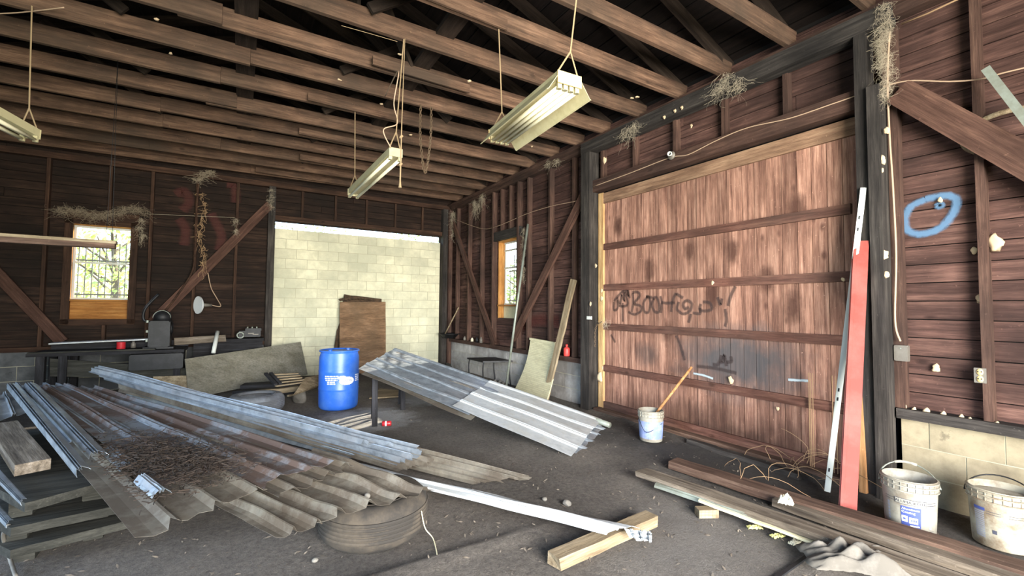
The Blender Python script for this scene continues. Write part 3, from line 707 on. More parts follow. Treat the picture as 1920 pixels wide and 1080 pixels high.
for k, (z, nl, nr, fr, fl, lb) in enumerate(((.46, (46, 944), (215, 898), (120, 800), (-150, 830), 'topmost grey-green panel of the stack under the left tin'), (.30, (22, 990), (232, 946), (140, 850), (-170, 880), 'middle grey panel of the stack under the left tin'), (.15, (18, 1032), (245, 975), (150, 880), (-190, 930), 'lowest grey panel of the stack under the left tin'))):
    slab('old_panel', lb, (at(*nl, z), at(*nr, z), at(*fr, z), at(*fl, z)), .05, 'slab', gP, rag=.004)
for k, (px, py, z) in enumerate(((55, 955, .36), (190, 925, .36), (45, 1000, .2), (200, 960, .2), (60, 1040, .05), (190, 1000, .05))):
    p = at(px, py, z)+Vector((-.05, .12, 0)); bm = bmesh.new(); addbox(bm, (0, 0, 0), (.1, .14, .1 if z > .1 else .1)); bmesh.ops.bevel(bm, geom=bm.edges[:], offset=.006, segments=1)
    o = obj('spacer_block', bm, 'slab'); o.location = (p.x, p.y, z); tag(o, ['spacer block under the top panel, left', 'spacer block under the top panel, right', 'spacer block under the middle panel, left', 'spacer block under the middle panel, right', 'spacer block on the floor under the panel stack, left', 'spacer block on the floor under the panel stack, right'][k], 'block', 'spacer blocks between the old panels')
o = piece('timber', at(5, 800, .56), at(62, 876, .52), .16, .07, 'grey_plank'); tag(o, 'short grey timber lying on the panel stack left of the ridge strips', 'timber')
# ---------------------------------------------------------------- tires
def tire(label, cx, cy, r, hgt, mat, tilt=0):
    root = thing('tire', label, 'tire', (cx, cy, .012)); ri = r*.58
    prof = [(ri, .02), (ri+.02, .0), (r*.86, -.0), (r*.97, hgt*.14), (r, hgt*.3), (r, hgt*.7), (r*.97, hgt*.86), (r*.86, hgt), (ri+.02, hgt), (ri, hgt-.02), (ri+.01, hgt-.03), (r*.9, hgt*.8), (r*.93, hgt*.5), (r*.9, hgt*.2), (ri+.01, .03)]
    bm = bmesh.new(); addlathe(bm, prof, 56, close=True)
    tz = bmesh.new()
    for g in range(5):
        z = hgt*(.3+.1*g); addlathe(tz, [(r-.002, z-.012), (r+.004, z-.01), (r+.004, z+.01), (r-.002, z+.012)], 56, close=True)
    bd = bmesh.new(); addlathe(bd, [(r*.66, hgt-.001), (r*.665, hgt+.004), (r*.68, hgt+.004), (r*.685, hgt-.001)], 56, close=True)
    for nm, b_ in (('carcass', bm), ('tread', tz), ('sidewall_ring', bd)):
        o = obj(nm, b_, mat, root, True); o.matrix_parent_inverse = Matrix.Identity(4)
    root.rotation_euler = (tilt, 0, 0); return root
tire('big muddy tire lying flat under the near tin sheets', .87, 3.2, .36, .27, 'rubber2')
tire('dusty grey tire lying flat behind the middle tin stack', .30, 7.6, .37, .25, 'rubber')

# ---------------------------------------------------------------- blue drum
dx, dy = 1.39, 7.30; DR, DH = .29, .885
drum = thing('drum', 'blue plastic drum with white printing, beside the right tin stack', 'drum', (dx, dy, .01))
bm = bmesh.new()
addlathe(bm, [(.0, .0), (DR*.88, .0), (DR*.96, .03), (DR*.985, .08), (DR, .28), (DR*1.0, .29), (DR*1.018, .3), (DR, .315), (DR*1.005, .55), (DR*1.02, .57), (DR, .585), (DR*.99, .78), (DR*.93, .84), (DR*.93, .855), (DR*1.0, .862), (DR*1.0, .885), (DR*.95, .885), (DR*.93, .865), (0, .855)], 48)
o = obj('body', bm, 'blue', drum, True); o.matrix_parent_inverse = Matrix.Identity(4)
bm = bmesh.new(); addlathe(bm, [(DR*.92, .858), (DR*.90, .868), (.1, .865), (0, .865)], 40)
o = obj('top', bm, 'bluelid', drum, True); o.matrix_parent_inverse = Matrix.Identity(4)
for a in (.6, 3.7):
    bm = bmesh.new(); addlathe(bm, [(.0, .895), (.028, .895), (.03, .885), (.03, .86)], 14, (DR*.62*math.cos(a), DR*.62*math.sin(a), 0))
    o = obj('bung', bm, 'blue', drum, True); o.matrix_parent_inverse = Matrix.Identity(4)
def wrap_quads(root, name, cx_ang, z0, quads, rad, mat, sub=6, taper=0, joined=False):
    """quads = (u0,u1,v0,v1) in metres; laid on a cylinder whose front faces angle cx_ang"""
    groups = [quads] if joined else [[q_] for q_ in quads]
    for gq in groups:
        bm = bmesh.new()
        for (u0, u1, v0, v1) in gq:
            prev = None
            for k in range(sub+1):
                u = u0+(u1-u0)*k/sub; a = cx_ang+u/rad
                rl = lambda z: rad+taper*z
                pr = [bm.verts.new((rl(v)*math.cos(a), rl(v)*math.sin(a), v)) for v in (z0+v0, z0+v1)]
                if prev: bm.faces.new((prev[0], pr[0], pr[1], prev[1]))
                prev = pr
        o = obj(name, bm, mat, root); o.matrix_parent_inverse = Matrix.Identity(4)
    if joined and joined != 'one': o['kind'] = 'stuff'
    return o
def text_geo(s, size):
    cu = bpy.data.curves.new('t', 'FONT'); cu.body = s; cu.size = size; cu.align_x = 'CENTER'; cu.resolution_u = 2
    to = bpy.data.objects.new('t', cu); col.objects.link(to); bpy.context.view_layer.update()
    me = bpy.data.meshes.new_from_object(to.evaluated_get(bpy.context.evaluated_depsgraph_get()))
    g = ([tuple(v.co) for v in me.vertices], [tuple(p.vertices) for p in me.polygons])
    bpy.data.objects.remove(to); bpy.data.meshes.remove(me); return g
def wrap_text(root, name, s, size, cx_ang, z, u, rad, mat, taper=0, bold=1.0):
    vs_, fs = text_geo(s, size); bm = bmesh.new()
    V_ = [bm.verts.new(((rad+taper*(z+v[1]))*math.cos(cx_ang+(u+v[0]*bold)/rad), (rad+taper*(z+v[1]))*math.sin(cx_ang+(u+v[0]*bold)/rad), z+v[1])) for v in vs_]
    for f_ in fs:
        try: bm.faces.new([V_[i] for i in f_])
        except Exception: pass
    o = obj(name, bm, mat, root); o.matrix_parent_inverse = Matrix.Identity(4); return o
fa = math.atan2(-dy, -dx)      # side of the drum that faces the camera
rd = DR*1.022
def words(z, n, tot, h, u0):
    out = []; x = u0-tot/2
    while x < u0+tot/2:
        l_ = R.uniform(.02, .045); out.append((x, min(x+l_, u0+tot/2), z, z+h)); x += l_+.009
    return out
q = []
for k, (tot, zz) in enumerate(((.2, .505), (.2, .475), (.175, .447), (.12, .42), (.12, .393))): q += words(zz, 3, tot, .016, -.11)
for k, (tot, zz) in enumerate(((.1, .505), (.1, .475), (.08, .447), (.1, .42))): q += words(zz, 3, tot, .016, .31)
wrap_quads(drum, 'printed_text', fa, 0, q, rd, 'white', 3, 0, True)
def ell(cu_, cv, ru, rv, n=14):
    return [(cu_-ru*math.sqrt(max(0, 1-(v*v))), cu_+ru*math.sqrt(max(0, 1-(v*v))), cv+rv*v-rv/n, cv+rv*v+rv/n) for v in [-1+(2*k+1)/n for k in range(n)]]
wrap_quads(drum, 'printed_logo', fa, 0, ell(.12, .44, .115, .06)+ell(.045, .49, .065, .027, 8), rd, 'white', 8, 0, 'one')
wrap_text(drum, 'logo_lettering', 'ANDIN', .045, fa, .43, .125, rd+.002, 'labelblue')

# ---------------------------------------------------------------- buckets
def bucket(label, cx, cy, r, h, mat, parts):
    root = thing('bucket', label, 'bucket', (cx, cy, .012)); rb = r*.87
    bm = bmesh.new(); addlathe(bm, [(0, 0), (rb, 0), (rb+.003, .006), (r*.985, h-.07), (r*.985, h), (r*.955, h), (r*.94, h-.07), (rb-.01, .012), (0, .012)], 40)
    o = obj('body', bm, mat, root, True); o.matrix_parent_inverse = Matrix.Identity(4)
    bm = bmesh.new()
    for z in (h-.012, h-.04, h-.075): addlathe(bm, [(r*.98, z-.004), (r*1.05, z-.003), (r*1.05, z+.004), (r*.98, z+.006)], 40, close=True)
    for k in range(24):
        a = 2*math.pi*k/24; addbox(bm, (r*.992*math.cos(a), r*.992*math.sin(a), h-.045), (.008, .003, .06), Matrix.Rotation(a, 4, 'Z'))
    o = obj('rim', bm, mat, root, False); o.matrix_parent_inverse = Matrix.Identity(4)
    return root
def bail(root, r, h, ang, lift, drop=False, mat='steel', gripm='bucket', grip=True):
    e1 = Vector((math.cos(ang), math.sin(ang), 0))*r*1.07; fwd = Vector((-math.sin(ang), math.cos(ang), 0))
    pts = []
    for k in range(17):
        a = math.pi*k/16; pts.append(e1*math.cos(a)+(fwd*lift[0]+Vector((0, 0, lift[1])))*math.sin(a)*r*1.15+Vector((0, 0, h-.06)))
    o = tube_obj('handle', pts, .005, mat, root); o.matrix_parent_inverse = Matrix.Identity(4)
    if grip:
        g = tube_obj('grip', pts[6:11], .011, gripm, o, 8); g.matrix_parent_inverse = Matrix.Identity(4)
bx1, by1, BR, BHt = 4.15, 1.26, .155, .375
b1 = bucket('dirty white bucket with blue ALUMA-KOTE label standing by the block wall', bx1, by1, BR, BHt, 'bucket', None)
a1 = math.atan2(-by1, -bx1)
bail(b1, BR, BHt, a1+math.pi/2+.1, (1.0, .62))
tp = (BR*.985-BR*.87)/(BHt-.07); rb1 = BR*.87+.002
def on1(fn, *a, **k): return fn(b1, *a, **k)
wrap_quads(b1, 'label_panel', a1, 0, [(-.045, .055, .05, .2)], rb1+.001, 'labelblue', 8, tp)
wrap_quads(b1, 'name_box', a1, 0, [(-.075, .085, .212, .25)], rb1+.001, 'ink', 8, tp)
wrap_quads(b1, 'name_field', a1, 0, [(-.072, .082, .215, .247)], rb1+.0018, 'bucket', 8, tp)
wrap_text(b1, 'lettering', 'ALUMA-KOTE', .025, a1, .2225, .005, rb1+.003, 'ink', tp)
wrap_text(b1, 'lettering', 'Aluminum', .022, a1, .178, .004, rb1+.003, 'white', tp)
wrap_text(b1, 'lettering', 'Coating', .022, a1, .155, -.008, rb1+.003, 'white', tp)
wrap_quads(b1, 'label_picture', a1, 0, [(-.042, -.012, .095, .135), (-.005, .04, .09, .13), (.0, .048, .07, .078)], rb1+.003, 'white', 4, tp)
wrap_quads(b1, 'label_picture_dark', a1, 0, [(-.035, -.022, .108, .122), (.005, .012, .102, .118), (.016, .023, .102, .118), (.027, .034, .102, .118)], rb1+.0045, 'labelblue', 3, tp)
wrap_quads(b1, 'printed_line', a1, 0, [(-.14, -.08, .238, .241), (-.14, -.08, .222, .225), (.09, .15, .238, .241), (.09, .15, .222, .225), (-.12, -.045, .045, .048), (.06, .14, .045, .048)], rb1+.001, 'ink', 5, tp)
wrap_quads(b1, 'side_printing', a1, 0, [(-.125, -.11, .08+.022*k, .096+.022*k) for k in range(6)]+[(.105, .12, .06+.022*k, .076+.022*k) for k in range(6)], rb1+.001, 'labelgrey', 3, tp, True)
bx2, by2 = 4.42, .86
b2 = bucket('mortar-stained white bucket with blue-headed text label, cut by the right edge', bx2, by2, .16, BHt, 'bucket2', None)
a2 = math.atan2(-by2, -bx2); bail(b2, .16, BHt, a2+math.pi/2, (1.0, .5), mat='iron', grip=False); rb2 = .16*.87+.002; tp2 = (.16*.985-.16*.87)/(BHt-.07)
wrap_quads(b2, 'label_heading', a2, 0, [(-.13, -.07, .235, .255)], rb2+.001, 'labelblue', 5, tp2)
wrap_quads(b2, 'label_text', a2, 0, [(-.128, -.075, .06+.0125*k, .067+.0125*k) for k in range(14)], rb2+.001, 'labelgrey', 4, tp2, True)
wrap_quads(b2, 'printed_line', a2, 0, [(-.065, 0, .237, .24), (-.065, 0, .222, .225), (.03, .12, .237, .24), (.03, .12, .222, .225), (-.04, -.02, .10, .125)], rb2+.001, 'ink', 5, tp2)
bm = bmesh.new(); addlathe(bm, [(.0, BHt-.05), (.08, BHt-.03), (.148, BHt-.045)], 20); 
o = obj('dried_mortar', bm, 'paste', b2, True); o.matrix_parent_inverse = Matrix.Identity(4)
bx3, by3 = 4.25, 3.69
b3 = bucket('small white bucket with faded blue band holding a stick, by the plank door', bx3, by3, .145, .355, 'bucket', None)
a3 = math.atan2(-by3, -bx3)
wrap_quads(b3, 'blue_band', a3, 0, [(-.145*math.pi+.01, .145*math.pi-.01, .035, .235)], .145*.87+.0025, 'bucketblue', 40, .062)
bm = bmesh.new(); addlathe(bm, [(.0, .26), (.13, .255)], 20); o = obj('dried_mortar', bm, 'paste', b3, True); o.matrix_parent_inverse = Matrix.Identity(4)
tb = [Vector((.15*math.cos(a3-1.2), .15*math.sin(a3-1.2), .26)), Vector((.165*math.cos(a3-.3), .165*math.sin(a3-.3), .12)), Vector((.15*math.cos(a3+1.0), .15*math.sin(a3+1.0), .22))]
o = tube_obj('handle', curve_pts(tb, 6), .003, 'iron', b3); o.matrix_parent_inverse = Matrix.Identity(4)
o = tube_obj('stick', [(bx3+.03, by3+.02, .24), tuple(at(1297, 688, 4.70, 0))], [.017, .015], 'handle', None, 10); tag(o, 'reddish wooden stick standing in the small bucket, leaning on the door', 'stick')

# ---------------------------------------------------------------- leaning steel at the right post
p0, p1 = at(1589, 963, .03), at(1614, 452, 4.585, 0)
bm = bmesh.new(); 
addbeam(bm, p0, p1, .10, .012, (1, .35, 0)); 
mw, L = basis(p0, p1, (1, .35, 0))
for yy, zz, ww, hh in ((-.05, .03, .012, .065), (.05, .03, .012, .065), (-.036, -.012, .02, .012)):
    r_ = bmesh.ops.create_cube(bm, size=1)['verts']; bmesh.ops.scale(bm, vec=(L, ww, hh), verts=r_); bmesh.ops.translate(bm, vec=(0, yy, zz), verts=r_); bmesh.ops.transform(bm, matrix=mw, verts=r_)
ctr = mw.translation; bmesh.ops.translate(bm, vec=-ctr, verts=bm.verts)
o = obj('steel_channel', bm, 'redbeam'); o.location = ctr; tag(o, 'red-painted steel channel leaning upright on the black door post', 'channel')
p0, p1 = at(1551, 922, .03), at(1619, 352, 4.60, 0); mw, L = basis(p0, p1, (1, .5, 0)); root = thing('slotted_angle', 'pale grey slotted steel angle leaning behind the red channel', 'angle iron', tuple(mw.translation))
bm = bmesh.new(); 
for yy, zz, ww, hh in ((0, 0, .042, .005), (.02, .02, .005, .035)):
    r_ = bmesh.ops.create_cube(bm, size=1)['verts']; bmesh.ops.scale(bm, vec=(L, ww, hh), verts=r_); bmesh.ops.translate(bm, vec=(0, yy, zz), verts=r_); bmesh.ops.transform(bm, matrix=mw, verts=r_)
obj('flange', bm, 'sash', root)
for f_ in (-.43, -.2, -.17, .36, .40):
    bm = bmesh.new(); r_ = bmesh.ops.create_cube(bm, size=1)['verts']; bmesh.ops.scale(bm, vec=(.03, .012, .008), verts=r_); bmesh.ops.translate(bm, vec=(f_*L, -.005, -.0015), verts=r_); bmesh.ops.transform(bm, matrix=mw, verts=r_)
    obj('slot', bm, 'iron', root)
tag(piece('timber', (4.60, 1.70, .02), (4.66, 1.735, 1.1), .05, .05, 'handle', upv=(1, 0, 0)), 'short tan round-edged post stub behind the red channel', 'timber')

# ---------------------------------------------------------------- planks on the floor at the right
def plank(label, a, b, W, T, mat, up_=(0, 0, 1), cat='plank', name='plank', group=None):
    """worn plank whose ends are slightly ragged"""
    mw, L = basis(a, b, up_); bm = bmesh.new(); n = max(6, int(L/.15)); rows = []
    sd = R.uniform(0, 50)
    for i in range(n+1):
        x = -L/2+L*i/n; wv_ = .012*mnoise.noise(Vector((x*2, sd, 0))); rows.append([bm.verts.new((x+(R.uniform(-.012, .012) if i in (0, n) else 0), yy+wv_+.006*mnoise.noise(Vector((x*8, sd, yy*9))), zz+.006*mnoise.noise(Vector((x*5, sd, 7))))) for yy, zz in ((-W/2, -T/2), (W/2, -T/2), (W/2, T/2), (-W/2, T/2))])
    for i in range(n):
        for k in range(4): bm.faces.new((rows[i][k], rows[i+1][k], rows[i+1][(k+1) % 4], rows[i][(k+1) % 4]))
    bm.faces.new(rows[0]); bm.faces.new(rows[-1][::-1]); bmesh.ops.recalc_face_normals(bm, faces=bm.faces)
    o = obj(name, bm, mat); o.matrix_world = mw; return tag(o, label, cat, group)
gK = 'old planks on the floor along the right wall'
plank('grey weathered plank nearest the middle of the floor in the right pile', at(1203, 884, .09), at(1870, 1118, .11), .15, .045, 'grey_plank', group=gK)
plank('long reddish rotten timber against the buckets', at(1262, 868, .05), at(1990, 1094, .09), .17, .07, 'rot_plank', group=gK)
plank('thick brown timber between the grey plank and the rotten timber', at(1455, 938, .055), at(1990, 1120, .07), .13, .06, 'grey_plank', group=gK)
plank('narrow grey edge plank on the near side of the right pile', at(1440, 975, .06), at(1800, 1105, .06), .09, .04, 'grey_plank', group=gK)
sheet('metal_trim', 'dark grey metal trim strip lying along the grey plank', at(1226, 914, .05), at(1232, 905, .08), at(1760, 1076, .10), at(1740, 1083, .07), 1, 'steel', None, rib=.015, seed=61, style='trim', cat='metal strip')
tag(plank('cream painted wooden strip with its end on the small block', at(1312, 938, .085), at(1530, 1020, .06), .035, .015, 'creamstrip', cat='strip', name='wood_strip'), None)
p = at(1325, 960, .035); bm = bmesh.new(); addbox(bm, (0, 0, 0), (.15, .075, .06)); bmesh.ops.bevel(bm, geom=bm.edges[:], offset=.004, segments=1)
for k in range(5): addbox(bm, (-.06+.03*k, -.038, 0), (.003, .003, .055))
o = obj('wood_block', bm, 'tan_lumber'); o.location = p; o.rotation_euler = (0, 0, -.5); tag(o, 'small weathered wood block propping the cream strip', 'block')
a, b = at(1038, 1052, .045), at(1222, 972, .045); plank('short tan lumber piece on the floor under the torn tin strip', a, b, .11, .075, 'tan_lumber', cat='lumber', name='lumber')

# rag, wrappers, cup, stones, can
def cloth(name, label, c_, rx, ry, h, mat, seed, cat, rot=0):
    bm = bmesh.new(); n = 26; G = []
    for j in range(n+1):
        row = []
        for i in range(n+1):
            u, v = i/n*2-1, j/n*2-1
            e = 1+.25*mnoise.noise(Vector((math.atan2(v, u)*1.3, seed, 0)))
            q_ = Vector((u*rx*e, v*ry*e, 0)); d = max(abs(u), abs(v))
            z = h*(1-d**3)*(.5+1.2*abs(mnoise.noise(Vector((u*2.2, v*2.2, seed)))))+.012*mnoise.noise(Vector((u*6, v*6, seed+4)))+.012
            row.append(bm.verts.new(Matrix.Rotation(rot, 3, 'Z') @ q_+Vector((0, 0, max(z, .0)))))
        G.append(row)
    for j in range(n):
        for i in range(n): bm.faces.new((G[j][i], G[j][i+1], G[j+1][i+1], G[j+1][i]))
    o = obj(name, bm, mat, None, True); o.location = c_; s_ = o.modifiers.new('thickness', 'SOLIDIFY'); s_.thickness = .003; return tag(o, label, cat)
p = at(1618, 1062, .055); cloth('rag', 'crumpled grey rag at the near end of the right plank pile', p+Vector((0, .03, .0)), .27, .14, .10, 'cloth', 3, 'rag', -.75)
p = at(1550, 1030, .01); cloth('rag', 'small flat pale rag left of the crumpled grey one', p, .08, .045, .03, 'cloth', 8, 'rag', -.6)
p = at(1473, 946, .10); cloth('paper_scrap', 'crumpled pale paper with blue tip on the rotten timber', p, .03, .05, .07, 'paper', 5, 'paper', .4)
for k, (px, py, mt, lb) in enumerate(((1415, 992, 'yellowpaper', 'yellowish wrapper scrap below the cream strip'), (1458, 1008, 'yellowpaper', 'long yellow wrapper scrap nearer the rag'), (1490, 1020, 'paper', 'pale paper scrap beside the small rag'))):
    p = at(px, py, .012); cloth('wrapper', lb, p, .05, .02, .012, mt, 20+k, 'litter', -.6+.3*k)
p = at(725, 794, .035); can = thing('drink_can', 'red and white drink can lying on the floor right of the blue drum', 'can', p)
bm = bmesh.new(); addlathe(bm, [(0, -.06), (.025, -.06), (.033, -.052), (.033, .045), (.026, .06), (0, .06)], 20)
o = obj('can_body', bm, 'canred', can, True); o.matrix_parent_inverse = Matrix.Identity(4)
bm = bmesh.new(); addlathe(bm, [(.0335, -.02), (.0335, .0)], 20); o = obj('white_band', bm, 'white', can, True); o.matrix_parent_inverse = Matrix.Identity(4)
bm = bmesh.new(); addlathe(bm, [(0, .0605), (.024, .0605)], 20); o = obj('lid', bm, 'steel', can, True); o.matrix_parent_inverse = Matrix.Identity(4)
can.rotation_euler = (math.pi/2, 0, 1.25)
for k, (px, py, r_, lb) in enumerate(((1063, 943, .035, 'pale stone on the floor near the short lumber'), (1022, 935, .022, 'small stone left of the pale stone'), (688, 930, .022, 'pale pebble on the tin over the near tire'), (590, 1050, .018, 'pebble at the foot of the near tire'))):
    z_ = .35 if k == 2 else .02; p = at(px, py, z_); bm = bmesh.new(); bmesh.ops.create_icosphere(bm, subdivisions=2, radius=r_)
    for v_ in bm.verts: v_.co *= 1+.35*mnoise.noise(v_.co*25+Vector((k, 0, 0))); v_.co.z *= .7
    o = obj('stone', bm, 'stone'); o.location = p; tag(o, lb, 'stone')
# litter over the floor
bm = bmesh.new()
for k in range(2600):
    x, y = R.uniform(-1.5, 4.7), abs(R.gauss(0, 3.2))+1.1
    if y > 10.5: continue
    c_ = Vector((x, y, floor_z(x, y)+.006)); s_ = R.uniform(.003, .013); a = R.uniform(0, 6.28)
    d1 = Vector((math.cos(a), math.sin(a), R.uniform(-.4, .4)))*s_*R.uniform(1, 2.5); d2 = Vector((-math.sin(a), math.cos(a), R.uniform(-.4, .4)))*s_*.6
    bm.faces.new([bm.verts.new(q_) for q_ in (c_-d1, c_+d2, c_+d1, c_-d2)])
tag(obj('floor_litter', bm, 'chips'), 'scattered pale chips and leaf bits over the dirt floor', 'litter', kind='stuff')
# dry vines along the door foot
bm = bmesh.new()
for k in range(16):
    s0 = at(R.uniform(1385, 1570), R.uniform(862, 905), .04); pts = [s0]
    d = Vector((R.uniform(-.5, .2), R.uniform(-.6, .4), 1)).normalized()
    for j in range(9): d = (d+Vector((R.gauss(0, .25), R.gauss(0, .35), -.22))).normalized(); q_ = pts[-1]+d*.06; q_.z = max(q_.z, .03); q_.x = min(q_.x, 4.76); pts.append(q_)
    addtube(bm, pts, .0023, 4, False)
for k in range(5):
    y0 = R.uniform(1.9, 2.2); pts = [(4.76, y0+.03*mnoise.noise(Vector((k*3, j, 0))), .05+.13*j) for j in range(8)]; addtube(bm, pts, .0035, 4, False)
tag(obj('dry_vines', bm, 'vine'), 'dry tan vines curling along the foot of the plank door', 'vine', kind='stuff')
plank('charred half-buried board along the foot of the plank door', at(1290, 826, .03), at(1500, 893, .03), .07, .05, 'post', name='charred_board', cat='board')

# ---------------------------------------------------------------- things along the right wall
# long plank leaning
plank('long tan plank leaning against the right wall beside the cream slatted panel', at(1022, 752, .02), at(1076, 524, 4.74, 0), .13, .035, 'tan_lumber', (1, 0, 0))
tube_obj('pole', [at(948, 733, .02), at(990, 420, 4.72, 0)], .022, 'steel', None, 10); tag(bpy.context.scene.objects['pole'], 'tall thin grey-brown pole leaning beside the narrow window', 'pole')
# cream slatted panel
lv = thing('louver_shutter', 'cream horizontally slatted metal panel leaning below the right window', 'panel', tuple(at(990, 748, 0)))
bl_, br_, tr_, tl_ = at(962, 737, .02), at(1022, 760, .02), at(1042, 645, 4.70, 0), at(995, 636, 4.70, 0)
ns = 34
for k in range(ns):
    f0, f1 = k/ns, (k+1)/ns; cv = lambda f_: Vector((-.07, 0, 0))*math.sin(math.pi*f_)*-1
    a, b = bl_.lerp(tl_, f0)+cv(f0), br_.lerp(tr_, f0)+cv(f0); c_, d = bl_.lerp(tl_, f1)+cv(f1), br_.lerp(tr_, f1)+cv(f1)
    wd = (c_-a).length; mid0, mid1 = (a+c_)/2, (b+d)/2; upn = ((b-a).cross(c_-a)).normalized()
    piece('slat', mid0, mid1, wd*.93, .006, 'louver', lv, upv=upn)
bm = bmesh.new(); addbeam(bm, tl_+Vector((-.01, 0, .01)), tr_+Vector((-.01, 0, .01)), .04, .04)
prev = None
for e0, e1 in ((bl_, tl_), (br_, tr_)):
    pts = [e0.lerp(e1, k/10)+Vector((.07, 0, 0))*math.sin(math.pi*k/10)+Vector((.006, 0, 0)) for k in range(11)]
    addtube(bm, pts, .008, 4)
obj('frame', bm, 'louver', lv)
# pipe on the floor
tag(tube_obj('pipe', [at(1036, 760, .05), at(1143, 797, .05)], .035, 'steel', None, 16), 'grey pipe lying on the floor at the foot of the black door post', 'pipe')
bm = bmesh.new()
# red bottle on sill
p = Vector((4.77, 5.93, .76)); rbm = bmesh.new(); addlathe(rbm, [(0, 0), (.05, 0), (.055, .01), (.055, .12), (.045, .14), (.018, .15), (.018, .175)], 18)
rbt = thing('bottle', 'red plastic bottle on the sill left of the black door post', 'bottle', p); o = obj('bottle_body', rbm, 'redplastic', rbt, True); o.matrix_parent_inverse = Matrix.Identity(4)
addlathe(bm, [(0, .195), (.02, .195), (.022, .17)], 14); o = obj('cap', bm, 'redplastic', rbt, True); o.matrix_parent_inverse = Matrix.Identity(4)
# stool table
st = thing('side_table', 'small rusty metal table against the white knee wall', 'table', (4.4, 7.95, 0))
tz = .52; A_, B_, C_, D_ = Vector((4.12, 8.4, tz)), Vector((4.12, 7.7, tz)), Vector((4.68, 7.5, tz)), Vector((4.68, 8.2, tz))
s_ = slab('table_top', None, (A_, B_, C_, D_), .03, 'iron', cat=None); s_.parent = st; s_.matrix_parent_inverse = Matrix.Translation(-Vector(st.location))
for nm, q_ in (('leg', A_), ('leg', B_), ('leg', C_), ('leg', D_)):
    k_ = q_.lerp((A_+C_)/2, .12); tube_obj(nm, curve_pts([k_+Vector((0, 0, -.02)), k_+Vector((-.03, -.02, -.2)), k_+Vector((.0, -.04, -.5))], 4), .014, 'iron', st, 6)
# rubble by the table
bm = bmesh.new()
for k in range(40):
    c_ = at(R.uniform(905, 945), R.uniform(715, 735), .03); r_ = R.uniform(.02, .05)
    vs_ = bmesh.ops.create_icosphere(bm, subdivisions=1, radius=r_)['verts']
    for v_ in vs_: v_.co *= 1+.4*mnoise.noise(v_.co*30)
    bmesh.ops.translate(bm, vec=c_, verts=vs_)
tag(obj('rubble', bm, 'stone'), 'pile of pale rubble under the small metal table', 'rubble', kind='stuff')
# basin with stick in the corner
p = Vector((4.62, 10.45, .78)); bs = thing('basin', 'black basin on the sill in the far right corner', 'basin', p)
bm = bmesh.new(); addlathe(bm, [(0, .0), (.14, 0), (.24, .1), (.26, .1), (.26, .115), (.23, .115), (.13, .02), (0, .02)], 28); o = obj('basin_body', bm, 'iron', bs, True); o.matrix_parent_inverse = Matrix.Identity(4)
bm = bmesh.new(); addlathe(bm, [(.255, .1), (.275, .105), (.275, .12), (.255, .12)], 28, close=True); o = obj('rim', bm, 'iron', bs, True); o.matrix_parent_inverse = Matrix.Identity(4)
tag(tube_obj('stick', [p+Vector((-.1, .1, .05)), p+Vector((.1, -.32, .78))], .016, 'tan_lumber', None, 8), 'grey stick standing in the black corner basin', 'stick')
for k, (y, h_, mt, lb) in enumerate(((9.85, .1, 'galv', 'small grey jar on the sill right of the corner basin'), (9.45, .09, 'paper', 'pale jar on the sill near the brace foot'), (9.2, .12, 'iron', 'dark bottle on the sill near the brace foot'), (9.0, .13, 'galv', 'taller grey bottle on the sill before the brace foot'))):
    bm = bmesh.new(); addlathe(bm, [(0, 0), (.035, 0), (.035, h_*.6), (.016, h_*.8), (.016, h_), (0, h_)], 14); o = obj('jar', bm, mt, None, True); o.location = (4.76, y, .76); tag(o, lb, 'jar', 'jars on the far sill')
# support under the far end of the right stack + scrap board
sp_ = at(705, 740, 0)
crate = thing('sawhorse', 'dark wooden trestle holding up the far end of the right tin stack', 'trestle', (2.0, 7.0, 0))
tl2 = C['FL'].lerp(C['NL'], .06)+Vector((0, 0, -.06)); tr2 = C['FR'].lerp(C['NR'], .06)+Vector((0, 0, -.06))
piece('top_rail', tl2.lerp(tr2, .1), tl2.lerp(tr2, .95), .09, .05, 'bench', crate)
for f_ in (.15, .88):
    q_ = tl2.lerp(tr2, f_)
    for s_ in (-1, 1): piece('leg', q_, (q_.x+.05*s_, q_.y+.22*s_, .02), .07, .035, 'bench', crate)
slab('scrap_board', 'small pale board lying on the floor under the right tin stack', (at(692, 746, .03), at(758, 742, .03), at(752, 732, .03), at(712, 728, .03)), .02, 'tan_lumber', cat='board')
# wall fixtures on the right wall
def nest(px, py, v, ax, wall, r):
    p = at(px, py, v, ax); bm = bmesh.new(); bmesh.ops.create_icosphere(bm, subdivisions=2, radius=r)
    for v_ in bm.verts: v_.co *= 1+.9*mnoise.noise(v_.co*45+p)
    sc_ = {0: (.35, 1, 1.3), 1: (1, .35, 1.2), 2: (1, 1, .4)}[ax]; bmesh.ops.scale(bm, vec=sc_, verts=bm.verts)
    o = obj('mud_nest', bm, 'nest', wall, True); o.matrix_basis = Matrix.Translation(p)
for px, py, r in ((1653, 300, .028), (1655, 478, .035), (1660, 515, .022), (1675, 700, .02), (1686, 690, .022), (1695, 723, .02), (1672, 750, .025), (1754, 690, .025), (1662, 245, .02), (1837, 560, .025), (1867, 455, .045), (1826, 470, .02), (1117, 498, .02), (1128, 560, .025), (1124, 708, .05), (1107, 570, .02), (1128, 545, .018), (1130, 690, .015), (1652, 320, .015), (1654, 715, .03), (1657, 785, .02), (1133, 300, .035), (1296, 236, .02), (1370, 395, .0), (1370, 712, .03), (1337, 531, .02), (1458, 765, .015), (1580, 524, .018), (1762, 375, .015), (1708, 175, .02)):
    if r: nest(px, py, 4.79 if px < 1600 and px > 1140 and py > 400 else (4.6 if px < 1670 else 4.82), 0, wr, r)
